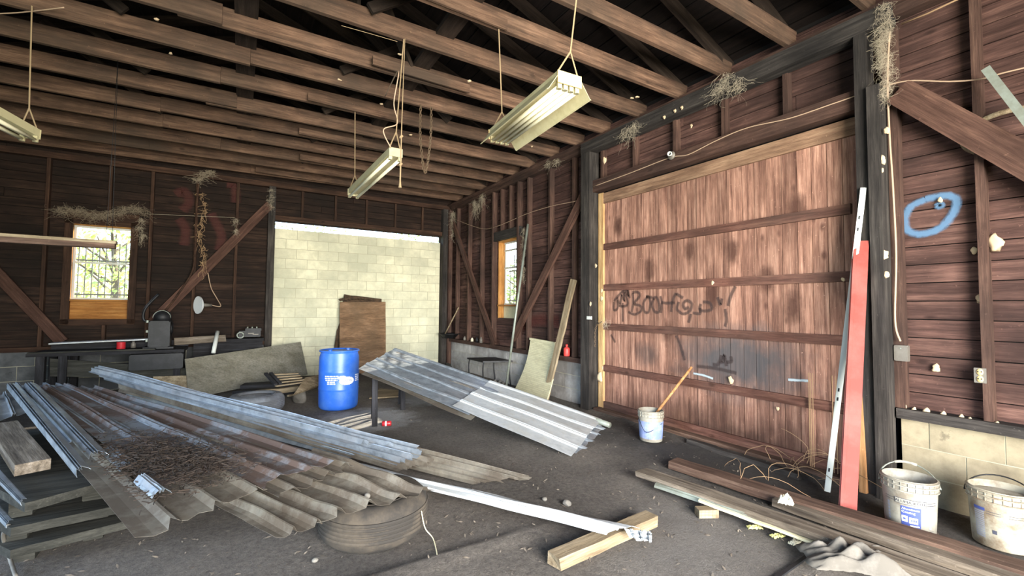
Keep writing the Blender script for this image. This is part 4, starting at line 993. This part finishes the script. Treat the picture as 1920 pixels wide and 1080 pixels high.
for k in range(8): nest(1690+k*26+R.uniform(-8, 8), 762+k*5.5, 4.76, 0, wr, R.uniform(.012, .028))
for px, py in ((750, 102), (293, 36), (880, 152), (997, 275), (1035, 372), (960, 360), (935, 262), (715, 195), (320, 100), (1185, 184), (1195, 182), (770, 253), (636, 150), (865, 420), (530, 440)):
    nest(px, py, 4.33, 2, ceil, R.uniform(.018, .03))
for px, py in ((1175, 190), (1195, 178), (1208, 172)): nest(px+70, py+30, 4.6, 0, wr, .022)
# outlet, switch box, porcelain lamp holder, hinge plate
p = at(1838, 704, 4.735, 0); ot = thing('wall_outlet', 'cream duplex power outlet on the stud at the right edge', 'outlet', p)
bm = bmesh.new(); addbox(bm, (0, 0, 0), (.012, .065, .11)); bmesh.ops.bevel(bm, geom=bm.edges[:], offset=.003, segments=1); o = obj('cover_plate', bm, 'galv', ot); o.matrix_parent_inverse = Matrix.Identity(4)
for z in (.026, -.026):
    bm = bmesh.new(); addlathe(bm, [(0, .006), (.019, .006), (.021, .0)], 18); bmesh.ops.scale(bm, vec=(1.2, .9, 1), verts=bm.verts); bmesh.ops.rotate(bm, matrix=Matrix.Rotation(-math.pi/2, 3, 'Y'), verts=bm.verts); bmesh.ops.translate(bm, vec=(-.006, 0, z), verts=bm.verts)
    o = obj('socket', bm, 'outlet', ot, True); o.matrix_parent_inverse = Matrix.Identity(4)
    for yy in (-.009, .009):
        bm = bmesh.new(); addbox(bm, (-.013, yy, z+.002), (.002, .006, .01)); s2 = obj('slot', bm, 'iron', o); s2.matrix_parent_inverse = Matrix.Identity(4)
p = at(1691, 662, 4.735, 0); sb = thing('junction_box', 'grey metal box at the end of the cable by the black post', 'box', p)
bm = bmesh.new(); addbox(bm, (0, 0, 0), (.05, .09, .13)); bmesh.ops.bevel(bm, geom=bm.edges[:], offset=.006, segments=2); o = obj('box_body', bm, 'galv', sb); o.matrix_parent_inverse = Matrix.Identity(4)
bm = bmesh.new(); addlathe(bm, [(0, 0), (.005, 0), (.005, .004), (0, .004)], 8); bmesh.ops.rotate(bm, matrix=Matrix.Rotation(-math.pi/2, 3, 'Y'), verts=bm.verts); bmesh.ops.translate(bm, vec=(-.025, 0, .04), verts=bm.verts); o = obj('screw', bm, 'steel', sb); o.matrix_parent_inverse = Matrix.Identity(4)
tag(tube_obj('cable', curve_pts([at(x, y, 4.71, 0) for x, y in ((1668, 60), (1664, 150), (1668, 260), (1674, 350), (1680, 480), (1678, 600), (1688, 640))], 6), .008, 'wire', None, 6), 'tan cable running down the stud to the grey junction box', 'cable')
tag(tube_obj('cable', curve_pts([at(x, y, 4.68, 0) for x, y in ((1112, 350), (1180, 325), (1255, 296), (1290, 290), (1340, 265), (1400, 240), (1480, 222), (1560, 195), (1640, 168), (1700, 152), (1780, 153), (1840, 148), (1880, 137), (1960, 118))], 5), .006, 'wire', None, 6), 'thin pale cable along the header over the plank door', 'cable')
tag(tube_obj('cable', curve_pts([at(x, y, 4.74, 0) for x, y in ((850, 410), (900, 428), (930, 425), (990, 400), (1040, 385), (1085, 375), (1110, 352))], 5), .005, 'wire', None, 5), 'thin sagging cable over the narrow window', 'cable')
tag(tube_obj('cable', [at(x, y, 4.72, 0) for x, y in ((1690, 45), (1740, 25), (1810, -8))], .007, 'vine', None, 5), 'pale cable crossing the top right corner', 'cable')
p = at(1260, 292, 4.66, 0); lh = thing('lamp_holder', 'empty white porcelain lamp holder on the header above the plank door', 'lamp holder', p)
bm = bmesh.new(); addlathe(bm, [(0, 0), (.05, 0), (.055, .012), (.04, .03), (.0, .03)], 20); bmesh.ops.rotate(bm, matrix=Matrix.Rotation(-math.pi/2, 3, 'Y'), verts=bm.verts); o = obj('base', bm, 'galv', lh, True); o.matrix_parent_inverse = Matrix.Identity(4)
bm = bmesh.new(); addlathe(bm, [(.014, .02), (.024, .02), (.026, .08), (.029, .085), (.029, .1), (.02, .1), (.018, .05)], 20); bmesh.ops.rotate(bm, matrix=Matrix.Rotation(-math.pi*.5, 3, 'Y') , verts=bm.verts); bmesh.ops.rotate(bm, matrix=Matrix.Rotation(.35, 3, 'Z'), verts=bm.verts); o = obj('socket', bm, 'sash', lh, True); o.matrix_parent_inverse = Matrix.Identity(4)
tag(tube_obj('hoop', [at(1890, 246, 4.775, 0)+Vector((0, .24*math.cos(a), .15*math.sin(a))) for a in [2*math.pi*k/40 for k in range(41)]], .02, 'tan_lumber', None, 8), 'pale grey hoop hanging on the wall behind the brace, right edge', 'hoop')
tag(piece('metal_bar', at(1848, 128, 4.6, 0), at(1935, 240, 4.58, 0), .05, .02, 'steel', upv=(1, 0, 0)), 'grey flat bar leaning over the hoop at the right edge', 'bar')
bm = bmesh.new(); addbox(bm, (0, 0, 0), (.02, .1, .05)); 
o = obj('hinge_plate', bm, 'sash'); o.location = at(1105, 596, 4.61, 0); tag(o, 'small pale metal plate across the black door post', 'plate')
def chain(name, label, pts, r, mat, n):
    bm = bmesh.new(); C_ = curve_pts(pts, 12); tot = [0]
    for a, b in zip(C_, C_[1:]): tot.append(tot[-1]+(b-a).length)
    for k in range(n):
        s = tot[-1]*(k+.5)/n; i = max(j for j in range(len(tot)) if tot[j] <= s); i = min(i, len(C_)-2); p = C_[i].lerp(C_[i+1], (s-tot[i])/max(1e-6, tot[i+1]-tot[i])); d = (C_[i+1]-C_[i]).normalized()
        sd = d.orthogonal().normalized(); 
        if k % 2: sd = d.cross(sd)
        hl = tot[-1]/n*.68; rg = [p+d*math.cos(a)*hl+sd*math.sin(a)*hl*.5 for a in [2*math.pi*q_/10 for q_ in range(11)]]
        addtube(bm, rg, r, 4, False)
    return tag(obj(name, bm, mat), label, 'chain')
chain('chain', 'short rusty chain hanging on the black post beside the plank door', [at(1128, 603, 4.6, 0), at(1117, 615, 4.6, 0), at(1116, 650, 4.6, 0)], .003, 'chain', 14)
chain('chain', 'U-shaped rusty chain hanging from the joists in mid-barn', [Vector((2.02, 5.62, 4.26)), Vector((2.02, 5.61, 3.8)), Vector((2.09, 5.6, 3.35)), Vector((2.16, 5.61, 3.8)), Vector((2.17, 5.62, 4.26))], .006, 'chain', 46)

def snapj(y): return min((j for j in js), key=lambda j: abs(j-y))
# ---------------------------------------------------------------- fluorescent fixtures
def fixture(label, p0, p1, width, ntube, hang, wing=True):
    """p0 near end, p1 far end, centre of the housing bottom"""
    p0, p1 = Vector(p0), Vector(p1); mw, L = basis(p0, p1); root = thing('fluorescent_fixture', label, 'light fixture', tuple((p0+p1)/2))
    def put(nm, bm, mt, par=root, smooth=False):
        bmesh.ops.transform(bm, matrix=mw, verts=bm.verts); return obj(nm, bm, mt, par, smooth)
    w2 = width/2; hw = w2*.55 if wing else w2
    bm = bmesh.new(); addbox(bm, (0, 0, .045), (L, hw*2, .07)); put('housing', bm, 'enamel')
    if wing:
        for s in (-1, 1):
            bm = bmesh.new(); a = [Vector((x, s*hw, .05)) for x in (-L/2, L/2)]; b = [Vector((x, s*w2, -.07)) for x in (-L/2, L/2)]; e = [Vector((x, s*(w2+.012), -.075)) for x in (-L/2, L/2)]
            vsx = [[bm.verts.new(q_) for q_ in r_] for r_ in (a, b, e)]
            for r1, r2 in zip(vsx, vsx[1:]): bm.faces.new((r1[0], r1[1], r2[1], r2[0]))
            o = put('reflector_wing', bm, 'enamel'); md = o.modifiers.new('thickness', 'SOLIDIFY'); md.thickness = .004
    for sgn in (-1, 1):
        bm = bmesh.new(); addbox(bm, (sgn*(L/2+.002), 0, .035), (.006, hw*2+.01, .09)); ep = put('end_plate', bm, 'outlet' if wing else 'enamel')
    for k in range(ntube):
        yy = (k-(ntube-1)/2)*(hw*2*.9/max(1, ntube-1))*.85 if ntube > 1 else 0
        bm = bmesh.new(); addtube(bm, [(-L/2+.03, yy, -.028), (L/2-.03, yy, -.028)], .017, 12); put('tube', bm, 'tube', smooth=True)
        for sgn in (-1, 1):
            bm = bmesh.new(); addbox(bm, (sgn*(L/2-.02), yy, -.015), (.018, .034, .06)); addlathe(bm, [(0, 0), (.019, 0), (.019, .01), (0, .01)], 10, (sgn*(L/2-.02), yy, -.045)); put('tube_holder', bm, 'enamel')
    for f_, pts in hang:
        q_ = p0.lerp(p1, f_)+Vector((0, 0, .08)); y_ = mw.col[1].xyz*hw*.9
        top = Vector((q_.x, snapj(q_.y), 4.25)); kn = q_.lerp(top, .16)
        bm = bmesh.new(); addtube(bm, [q_-y_, kn, top], .006, 5); addtube(bm, [q_+y_, kn], .006, 5); obj('hanging_cord', bm, 'rope', root)
    return root
fixture('wide four-tube cream fluorescent fixture hanging nearest the door wall', at(1068, 158, 3.18), at(935, 262, 3.16), .36, 4, ((.02, (.0, 0)), (.93, (-.0, 0))))
fixture('slim two-tube cream fluorescent fixture hanging in mid-barn', at(742, 292, 3.12), at(662, 366, 3.08), .13, 2, ((.02, (0, 0)), (.95, (0, 0))), False)
fixture('slim two-tube fluorescent fixture cut by the left edge of the photo', at(-60, 195, 3.12), at(58, 258, 3.08), .13, 2, ((.02, (0, 0)), (.95, (0, 0))), False)
e0 = at(733, 283, 3.15)
tag(tube_obj('cord', curve_pts([Vector((at(732, 166, 4.26).x, snapj(at(732, 166, 4.26).y), 4.255)), e0+Vector((.06, 0, .85)), e0+Vector((.02, 0, .5)), e0+Vector((.06, 0, .3)), e0+Vector((-.08, 0, .2)), e0+Vector((0, .0, .03))], 8), .006, 'wire'), 'curling tan power cord of the slim mid-barn fixture', 'cord')
e1 = at(750, 352, 2.75); e1.z = 2.75; jy_ = snapj(e1.y); bm = bmesh.new(); addtube(bm, [e1+Vector((0, 0, 0)), e1+Vector((0, 0, .06)), e1+Vector((.005, 0, .7)), Vector((e1.x+.01, jy_, 4.26))], [.016, .008, .005, .003], 6)
for zz in (.22, .5): addtube(bm, [e1+Vector((-.01, 0, zz)), e1+Vector((.012, 0, zz+.03))], .013, 6)
tag(obj('pull_cord', bm, 'rope'), 'knotted pull cord hanging beside the slim mid-barn fixture', 'cord')
# hanging board in front of the left window
hb = thing('hanging_board', 'weathered wooden board hung on wires before the square window', 'board', tuple(at(120, 450, 2.2)))
h0, h1 = at(-120, 436, 2.22), at(219, 458, 2.22)
piece('upper_board', h0+Vector((0, 0, .015)), h1+Vector((0, 0, .015)), .12, .03, 'tan_lumber', hb); piece('lower_board', h0+Vector((.12, 0, -.03)), h1+Vector((-.01, 0, -.02)), .10, .06, 'rot_plank', hb)
for f_ in (.04, .95):
    q_ = h0.lerp(h1, f_)
    for dx_ in (-.025, .025): tube_obj('wire', [q_+Vector((dx_, 0, .03)), Vector((q_.x, q_.y, 4.28))], .0025, 'iron', hb, 4)

# ---------------------------------------------------------------- back-left: bench, machine, lamp
bt = .80
bf0, bf1, bb0, bb1 = at(48, 664, bt), at(262, 656, bt), at(75, 655, bt), at(275, 646, bt)
bench = thing('workbench', 'long dark workbench under the square window', 'workbench', (-2.1, 9.8, 0))
slb = slab('bench_top', None, (at(48, 664, bt), at(345, 655, bt), at(345, 655, bt)+Vector((0, .75, 0)), at(48, 664, bt)+Vector((0, .75, 0))), .05, 'bench', cat=None); slb.parent = bench; slb.matrix_parent_inverse = Matrix.Translation(-Vector(bench.location))
A0 = at(48, 664, bt); B0 = at(345, 655, bt)
for xx in (A0.x+.15, A0.x+.4, B0.x-.1):
    for yy in (A0.y+.08, A0.y+.65): piece('leg', (xx, yy, .01), (xx, yy, bt-.05), .1, .1, 'bench', bench, upv=(0, 1, 0))
piece('back_board', (A0.x+.1, A0.y+.7, bt+.03), (B0.x, A0.y+.7, bt+.03), .03, .16, 'bench', bench)
tag(piece('front_strip', (A0.x+.02, A0.y+.02, bt+.012), (B0.x-.4, A0.y+.02, bt+.012), .1, .02, 'slab', bench), 'pale worn front edge')
tag(piece('shelf_strip', (A0.x+.15, A0.y+.5, bt+.12), (B0.x-.4, A0.y+.5, bt+.16), .28, .02, 'tin_bright', bench), 'pale metal-faced board lying along the bench')
dr = at(297, 676, 9.75, 1)
bm = bmesh.new(); addbox(bm, (0, 0, 0), (.72, .4, .26)); bmesh.ops.bevel(bm, geom=bm.edges[:], offset=.015, segments=2); o = obj('metal_case', bm, 'iron'); 
o.location = (dr.x, dr.y+.0, dr.z); tag(o, 'dark purple-grey metal case hanging below the front of the workbench', 'case')
o = slab('bench_panel', 'dark horizontal board along the lower front of the workbench', (at(95, 672, A0.y+.1, 1), at(350, 690, A0.y+.1, 1), at(350, 712, A0.y+.1, 1), at(95, 705, A0.y+.1, 1)), .03, 'slab', cat='board')
# machine
mc = at(295, 655, bt); mcx, mcy = mc.x, mc.y+.3
mach = thing('drill_press', 'black cast machine with rounded hood standing on the workbench', 'machine', (mcx, mcy, bt))
def mpart(nm, fn, mt, sm=False, par=None):
    bm = bmesh.new(); fn(bm); o = obj(nm, bm, mt, par or mach, sm); o.matrix_parent_inverse = Matrix.Identity(4); return o
def f_(bm): addbox(bm, (0, 0, .25), (.30, .32, .46)); bmesh.ops.bevel(bm, geom=bm.edges[:], offset=.02, segments=2)
mpart('housing', f_, 'iron')
def f_(bm): addlathe(bm, [(0, .14), (.06, .13), (.11, .09), (.13, .03), (.13, -.06), (0, -.06)], 20, (0.02, 0, .53))
mpart('hood', f_, 'iron', True)
mpart('hood_trim', lambda bm: addtube(bm, [(.02+.125*math.cos(a), -.1, .53+.13*math.sin(a)) for a in [math.pi*k/12 for k in range(13)]], .006, 5), 'steel', True)
mpart('base_plate', lambda bm: addbox(bm, (0, 0, .015), (.42, .42, .03)), 'iron')
for z in (.45, .28, .12): mpart('clamp', lambda bm: (addlathe(bm, [(0, 0), (.022, 0), (.022, .04), (0, .04)], 10, (-.17, -.12, z))), 'steel')
mpart('arm', lambda bm: addtube(bm, curve_pts([(-.12, 0, .45), (-.24, 0, .5), (-.22, 0, .7), (-.05, .05, .95)], 6), .022, 8), 'iron', True)
mpart('handwheel', lambda bm: addtube(bm, [(.16, .1*math.cos(a), .35+.1*math.sin(a)) for a in [2*math.pi*k/16 for k in range(17)]], .01, 6), 'iron', True)
p = at(219, 657, bt+.03)+Vector((.0, .3, 0)); bm = bmesh.new(); addlathe(bm, [(0, 0), (.055, 0), (.058, .01), (.058, .1), (.06, .11), (.052, .11), (.05, .02), (0, .02)], 20); o = obj('tin_can', bm, 'canred', None, True); o.location = p; tag(o, 'small red tin standing on the workbench', 'tin')
p = at(243, 655, bt+.03)+Vector((.0, .3, 0)); bm = bmesh.new(); addlathe(bm, [(0, 0), (.035, 0), (.035, .07), (.02, .09), (.02, .11), (0, .11)], 14); o = obj('jar', bm, 'galv', None, True); o.location = p; tag(o, 'small grey jar right of the red tin on the workbench', 'jar')
# second bench with board and vise
p2a, p2b = at(378, 632, 10.45, 1), at(492, 628, 10.45, 1)
b2_ = thing('cabinet', 'dark low wooden cabinet left of the block infill', 'cabinet', (.05, 10.5, 0))
piece('cabinet_top', (-.7, 10.5, .88), (.5, 10.5, .88), .5, .05, 'bench', b2_); piece('cabinet_front', (-.65, 10.27, .45), (.48, 10.27, .45), .03, .8, 'bench', b2_)
for x in (-.62, .45): piece('side_panel', (x, 10.28, .45), (x, 10.72, .45), .03, .8, 'bench', b2_)
plank('grey board lying across from the machine to the cabinet', at(327, 640, 10.15, 1), at(424, 634, 10.2, 1), .03, .13, 'grey_plank', (0, -.2, 1), name='board', cat='board')
vp = at(464, 620, 10.42, 1); ve = thing('engine_part', 'grey cast engine part with round port on the low cabinet', 'engine part', (vp.x, vp.y, .905))
def vpart(nm, fn, mt, sm=False):
    bm = bmesh.new(); fn(bm); o = obj(nm, bm, mt, ve, sm); o.matrix_parent_inverse = Matrix.Identity(4); return o
vpart('casting', lambda bm: (addbox(bm, (.04, 0, .09), (.38, .2, .12)), addbox(bm, (.1, 0, .17), (.28, .16, .06)), bmesh.ops.bevel(bm, geom=bm.edges[:], offset=.012, segments=1)), 'iron')
vpart('port_ring', lambda bm: addtube(bm, [(-.12+.055*math.cos(a), -.12, .07+.055*math.sin(a)) for a in [2*math.pi*k/16 for k in range(17)]], .014, 8), 'steel', True)
for x in (0, .08, .16): vpart('bolt', lambda bm: addlathe(bm, [(0, .2), (.014, .2), (.014, .23), (0, .23)], 8, (x, -.03, 0)), 'steel')
for x, z in ((.06, .1), (.14, .08)): vpart('rib', lambda bm: addbox(bm, (x, -.105, z), (.1, .02, .02)), 'galv')
tag(tube_obj('pipe', [at(400, 662, 9.9, 1), at(408, 622, 10.2, 1)], .035, 'sash', None, 12), 'white plastic pipe standing behind the leaning plywood', 'pipe')
# wall lamp: round white shade on a bent arm
lp = at(371, 572, 10.35, 1); lm = thing('wall_lamp', 'round white enamel lamp shade on a bent arm from the brace', 'lamp', lp)
bm = bmesh.new(); addlathe(bm, [(.17, 0), (.165, .02), (.12, .05), (.05, .075), (.045, .09), (.0, .09)], 30); addlathe(bm, [(.0, .004), (.165, .0)], 30)
rm = Matrix.Rotation(math.radians(90), 4, Vector((0, 1, 0))) @ Matrix.Identity(4)
rm = Matrix.Rotation(math.radians(28), 4, 'Z') @ rm
bmesh.ops.transform(bm, matrix=rm, verts=bm.verts); o = obj('shade', bm, 'dish', lm, True); o.matrix_parent_inverse = Matrix.Identity(4)
ax_ = (rm.to_3x3() @ Vector((0, 0, 1)))
bm = bmesh.new(); addtube(bm, [ax_*.08, ax_*.14, ax_*.24], [.04, .035, .028], 12); o = obj('socket', bm, 'galv', lm, True); o.matrix_parent_inverse = Matrix.Identity(4)
bm = bmesh.new(); addtube(bm, curve_pts([ax_*.24, Vector((.36, .12, -.02)), at(407, 560, 10.6, 1)-lp, at(396, 540, 10.68, 1)-lp, at(390, 512, 10.72, 1)-lp], 6), .009, 6); o = obj('arm', bm, 'wire', lm, True); o.matrix_parent_inverse = Matrix.Identity(4)
# leaning plywood
slab('plywood_sheet', 'large pale plywood sheet leaning in front of the low cabinet', (at(355, 748, 9.1, 1), at(577, 702, 10.35, 1), at(564, 641, 10.55, 1), at(347, 673, 9.45, 1)), .015, 'ply', cat='plywood')
slab('plywood_offcut', 'smaller brown board on edge left of the large plywood sheet', (at(287, 735, 9.5, 1), at(352, 738, 9.3, 1), at(352, 704, 9.35, 1), at(287, 706, 9.55, 1)), .02, 'tan_lumber', cat='board')
# brown hardboard with ragged insulation behind
yb = 10.68
slab('hardboard_panel', 'upright brown stained hardboard panel leaning on the white blocks', (at(637, 700, yb-.25, 1), at(724, 700, yb-.25, 1), at(723, 566, yb, 1), at(637, 566, yb, 1)), .03, 'masonite', rag=.003)
bm = bmesh.new()
P0 = [(640, 560), (646, 552), (680, 552), (705, 557), (720, 566)]
slab('warped_board', 'torn dark board sticking out behind the brown panel', (at(622, 690, yb+.08, 1), at(700, 690, yb+.08, 1), at(716, 560, yb+.12, 1), at(645, 552, yb+.12, 1)), .03, 'darkrag', rag=.03, cat='board')
bm = bmesh.new()
for k in range(26):
    t_ = k/25; c_ = at(638+t_*60, 562-4*math.sin(t_*3), yb-.02, 1); vs_ = bmesh.ops.create_icosphere(bm, subdivisions=2, radius=R.uniform(.03, .06)*(1-.5*t_))['verts']
    for v_ in vs_: v_.co *= 1+.6*mnoise.noise(v_.co*18+c_)
    bmesh.ops.translate(bm, vec=c_, verts=vs_)
tag(obj('insulation_roll', bm, 'darkrag'), 'crumpled brown insulation along the top of the brown panel', 'insulation', kind='stuff')
# crate of slats, boards, tray between the plywood and the drum
cr = thing('slatted_crate', 'small slatted crate lid tilted on the boards behind the grey tire', 'crate', tuple(at(525, 712, .3)))
c0, c1, c2, c3 = at(498, 703, .42), at(560, 700, .42), at(572, 716, .3), at(517, 724, .3)
for k in range(5):
    f1 = k/4; piece('slat', c0.lerp(c3, f1), c1.lerp(c2, f1), .05, .02, 'tan_lumber', cr)
for a, b in ((c0, c3), (c0.lerp(c1, .15), c3.lerp(c2, .15))): piece('rail', a+Vector((0, 0, .025)), b+Vector((0, 0, .025)), .05, .03, 'bench', cr)
plank('green-black board under the slatted crate lid', at(455, 724, .2), at(545, 718, .22), .3, .06, 'bench', name='dark_board', cat='board')
plank('pale rough board behind the grey tire', at(480, 737, .12), at(560, 728, .12), .1, .08, 'tan_lumber', name='board', cat='board')
plank('thin pale stick-like board between tire and drum', at(540, 742, .05), at(570, 737, .05), .03, .03, 'tan_lumber', name='board', cat='board')
plank('dark crossbar under the dark board behind the tire', at(440, 737, .05), at(560, 733, .05), .2, .1, 'bench', name='dark_board', cat='board')
slab('tray', 'pale flat tray leaning left of the blue drum', (at(552, 738, .22), at(598, 722, .22), at(600, 702, .35), at(572, 708, .35)), .05, 'tan_lumber', cat='tray')
p = at(563, 745, .08); bm = bmesh.new(); bmesh.ops.create_icosphere(bm, subdivisions=3, radius=.11)
for v_ in bm.verts: v_.co *= 1+.3*mnoise.noise(v_.co*14)
o = obj('plastic_bag', bm, 'cloth', None, True); o.location = p; tag(o, 'crumpled grey plastic bag under the pale tray', 'bag')
# small boards by the far corner post
slab('tile_scrap', 'grey scrap leaning at the foot of the right corner behind the right tin stack', (at(838, 690, 10.3, 1), at(850, 696, 10.3, 1), at(845, 682, 10.35, 1), at(836, 680, 10.35, 1)), .02, 'slab', cat='scrap')

# ---------------------------------------------------------------- cobwebs and vines on the walls
def web(label, spots, n, mat='web', spread=.12, drop=.15, seed=0, thick=.0008):
    """strands that start close to the anchor points, fan out, sag and hang"""
    rr = random.Random(seed); bm = bmesh.new()
    if mat.startswith('web'): n = int(n*.55)
    def cl(p, ax): return Vector((min(p.x, 4.84), min(p.y, 10.88), min(p.z, 4.5)))
    for c_, ax in spots:
        for k in range(n):
            lat = Vector((0, 1, 0)) if ax == 0 else Vector((1, 0, 0)); out = Vector((-1, 0, 0)) if ax == 0 else Vector((0, -1, 0))
            p = Vector(c_)+lat*rr.gauss(0, spread*.35)+Vector((0, 0, rr.gauss(0, spread*.3)))+out*abs(rr.gauss(0, .015))
            L_ = drop*rr.uniform(.4, 1.4); e = p+lat*rr.gauss(0, spread)+Vector((0, 0, -L_*rr.random()))+out*rr.gauss(0, .02)
            w_ = rr.gauss(0, .03); pts = []
            for j_ in range(6):
                f_ = j_/5; q_ = p.lerp(e, f_)+Vector((0, 0, -.12*L_*math.sin(math.pi*f_)))+lat*w_*math.sin(math.pi*f_*2)+Vector((rr.gauss(0, .006), rr.gauss(0, .006), rr.gauss(0, .006))); pts.append(cl(q_, ax))
            addtube(bm, pts, rr.uniform(.5, 1.5)*thick, 3, False)
    return tag(obj('cobweb', bm, mat), label, 'cobweb', kind='stuff')
web('dusty cobweb where the second joist meets the beam', [(at(1360, 145, 4.6, 0), 0), (at(1345, 165, 4.6, 0), 0), (at(1385, 155, 4.6, 0), 0)], 90, seed=1, spread=.1, drop=.2)
web('dusty cobweb on the beam below the fourth joist', [(at(1190, 235, 4.6, 0), 0), (at(1175, 245, 4.6, 0), 0)], 90, seed=2, spread=.1, drop=.22)
web('heavy cobweb hanging down the black post at the top right', [(at(1660+6*math.sin(k), 8+k*16, 4.62, 0), 0) for k in range(11)], 60, seed=3, spread=.03, drop=.2, thick=.0006)
web('cobweb on the post top right, along its left face', [(at(1648, 15+k*20, 4.62, 0), 0) for k in range(6)], 30, seed=33, spread=.03, drop=.2, thick=.0006)
web('thick pale cobweb in the far right corner under the plate', [(at(905, 368, 4.7, 0), 0), (at(890, 378, 4.7, 0), 0), (at(895, 385, 4.7, 0), 0), (at(850, 400, 4.7, 0), 0)], 120, seed=4, spread=.12, drop=.3)
web('cobweb under the plate above the mid studs', [(at(1030, 305, 4.7, 0), 0), (at(1045, 300, 4.7, 0), 0)], 60, seed=5, spread=.1, drop=.16)
web('matted cobweb over the head of the square window', [(at(x, 395+6*math.sin(x), 10.72, 1), 1) for x in range(112, 270, 12)], 55, 'web_dark', seed=6, spread=.12, drop=.2, thick=.0012)
web('cobweb hanging at the upper right corner of the square window', [(at(265, 410, 10.7, 1), 1), (at(262, 425, 10.7, 1), 1), (at(268, 440, 10.7, 1), 1)], 60, seed=7, spread=.05, drop=.2)
web('cobweb tuft at the top of the stud left of the brace', [(at(380, 325, 10.7, 1), 1), (at(395, 322, 10.7, 1), 1), (at(372, 335, 10.7, 1), 1)], 80, 'web_dark', seed=8, spread=.09, drop=.15, thick=.002)
web('cobweb on the stud top beside the block infill', [(at(508, 355+k*10, 10.68, 1), 1) for k in range(4)], 40, seed=9, spread=.05, drop=.15)
web('cobweb tuft where the brace crosses the stud', [(at(442, 410, 10.7, 1), 1), (at(443, 430, 10.7, 1), 1)], 50, seed=10, spread=.04, drop=.2)
web('cobweb at the right side of the narrow window', [(at(982, 430+k*14, 4.7, 0), 0) for k in range(7)], 35, seed=11, spread=.05, drop=.2)
web('cobweb at the far corner end of the diagonal brace', [(at(848, 400+k*10, 10.5, 1), 1) for k in range(5)], 40, seed=12, spread=.07, drop=.2)
web('cobweb around the chain on the black door post', [(at(1135, 603, 4.6, 0), 0)], 60, seed=13, spread=.07, drop=.12)
web('dry roots and vine hanging on the stud left of the brace', [(at(378+6*math.sin(k), 365+k*14, 10.72, 1), 1) for k in range(10)], 7, 'vine', seed=14, spread=.06, drop=.3, thick=.004)
tag(tube_obj('vine_stem', curve_pts([at(x, y, 10.7, 1) for x, y in ((372, 345), (368, 400), (366, 470), (360, 510), (335, 550), (312, 580), (285, 605), (270, 640))], 6), .018, 'stud_back', None, 6), 'dry vine stem running down the stud and along the brace', 'vine')
tag(tube_obj('string', [at(272, 401, 10.7, 1), at(440, 408, 10.7, 1)], .004, 'web', None, 4), 'dusty string stretched between window head and stud', 'string')
tag(tube_obj('cord', curve_pts([at(x, y, 4.25) for x, y in ((-10, 26), (30, 24), (70, 20), (120, 14))], 5), .006, 'wire', None, 5), 'pale cord looped over the joists at the top left', 'cord')
tag(tube_obj('cord', curve_pts([at(x, y, 4.2) for x, y in ((640, 48), (690, 62), (745, 78))], 5), .0025, 'rope', None, 5), 'thin cord sagging below a joist at the top middle', 'cord')

tag(tube_obj('wire', curve_pts([at(790, 958, .2), at(797, 990, .1), at(812, 1010, .03), at(820, 1042, .02)], 6), .004, 'creamstrip', None, 5), 'thin pale wire hanging from the near tire to the floor', 'wire')
tag(tube_obj('cable', curve_pts([at(16, 985, .3), at(6, 1005, .2), at(16, 1040, .06), at(30, 1082, .03)], 6), .01, 'galv', None, 6), 'grey cable curling to the floor at the lower left corner', 'cable')
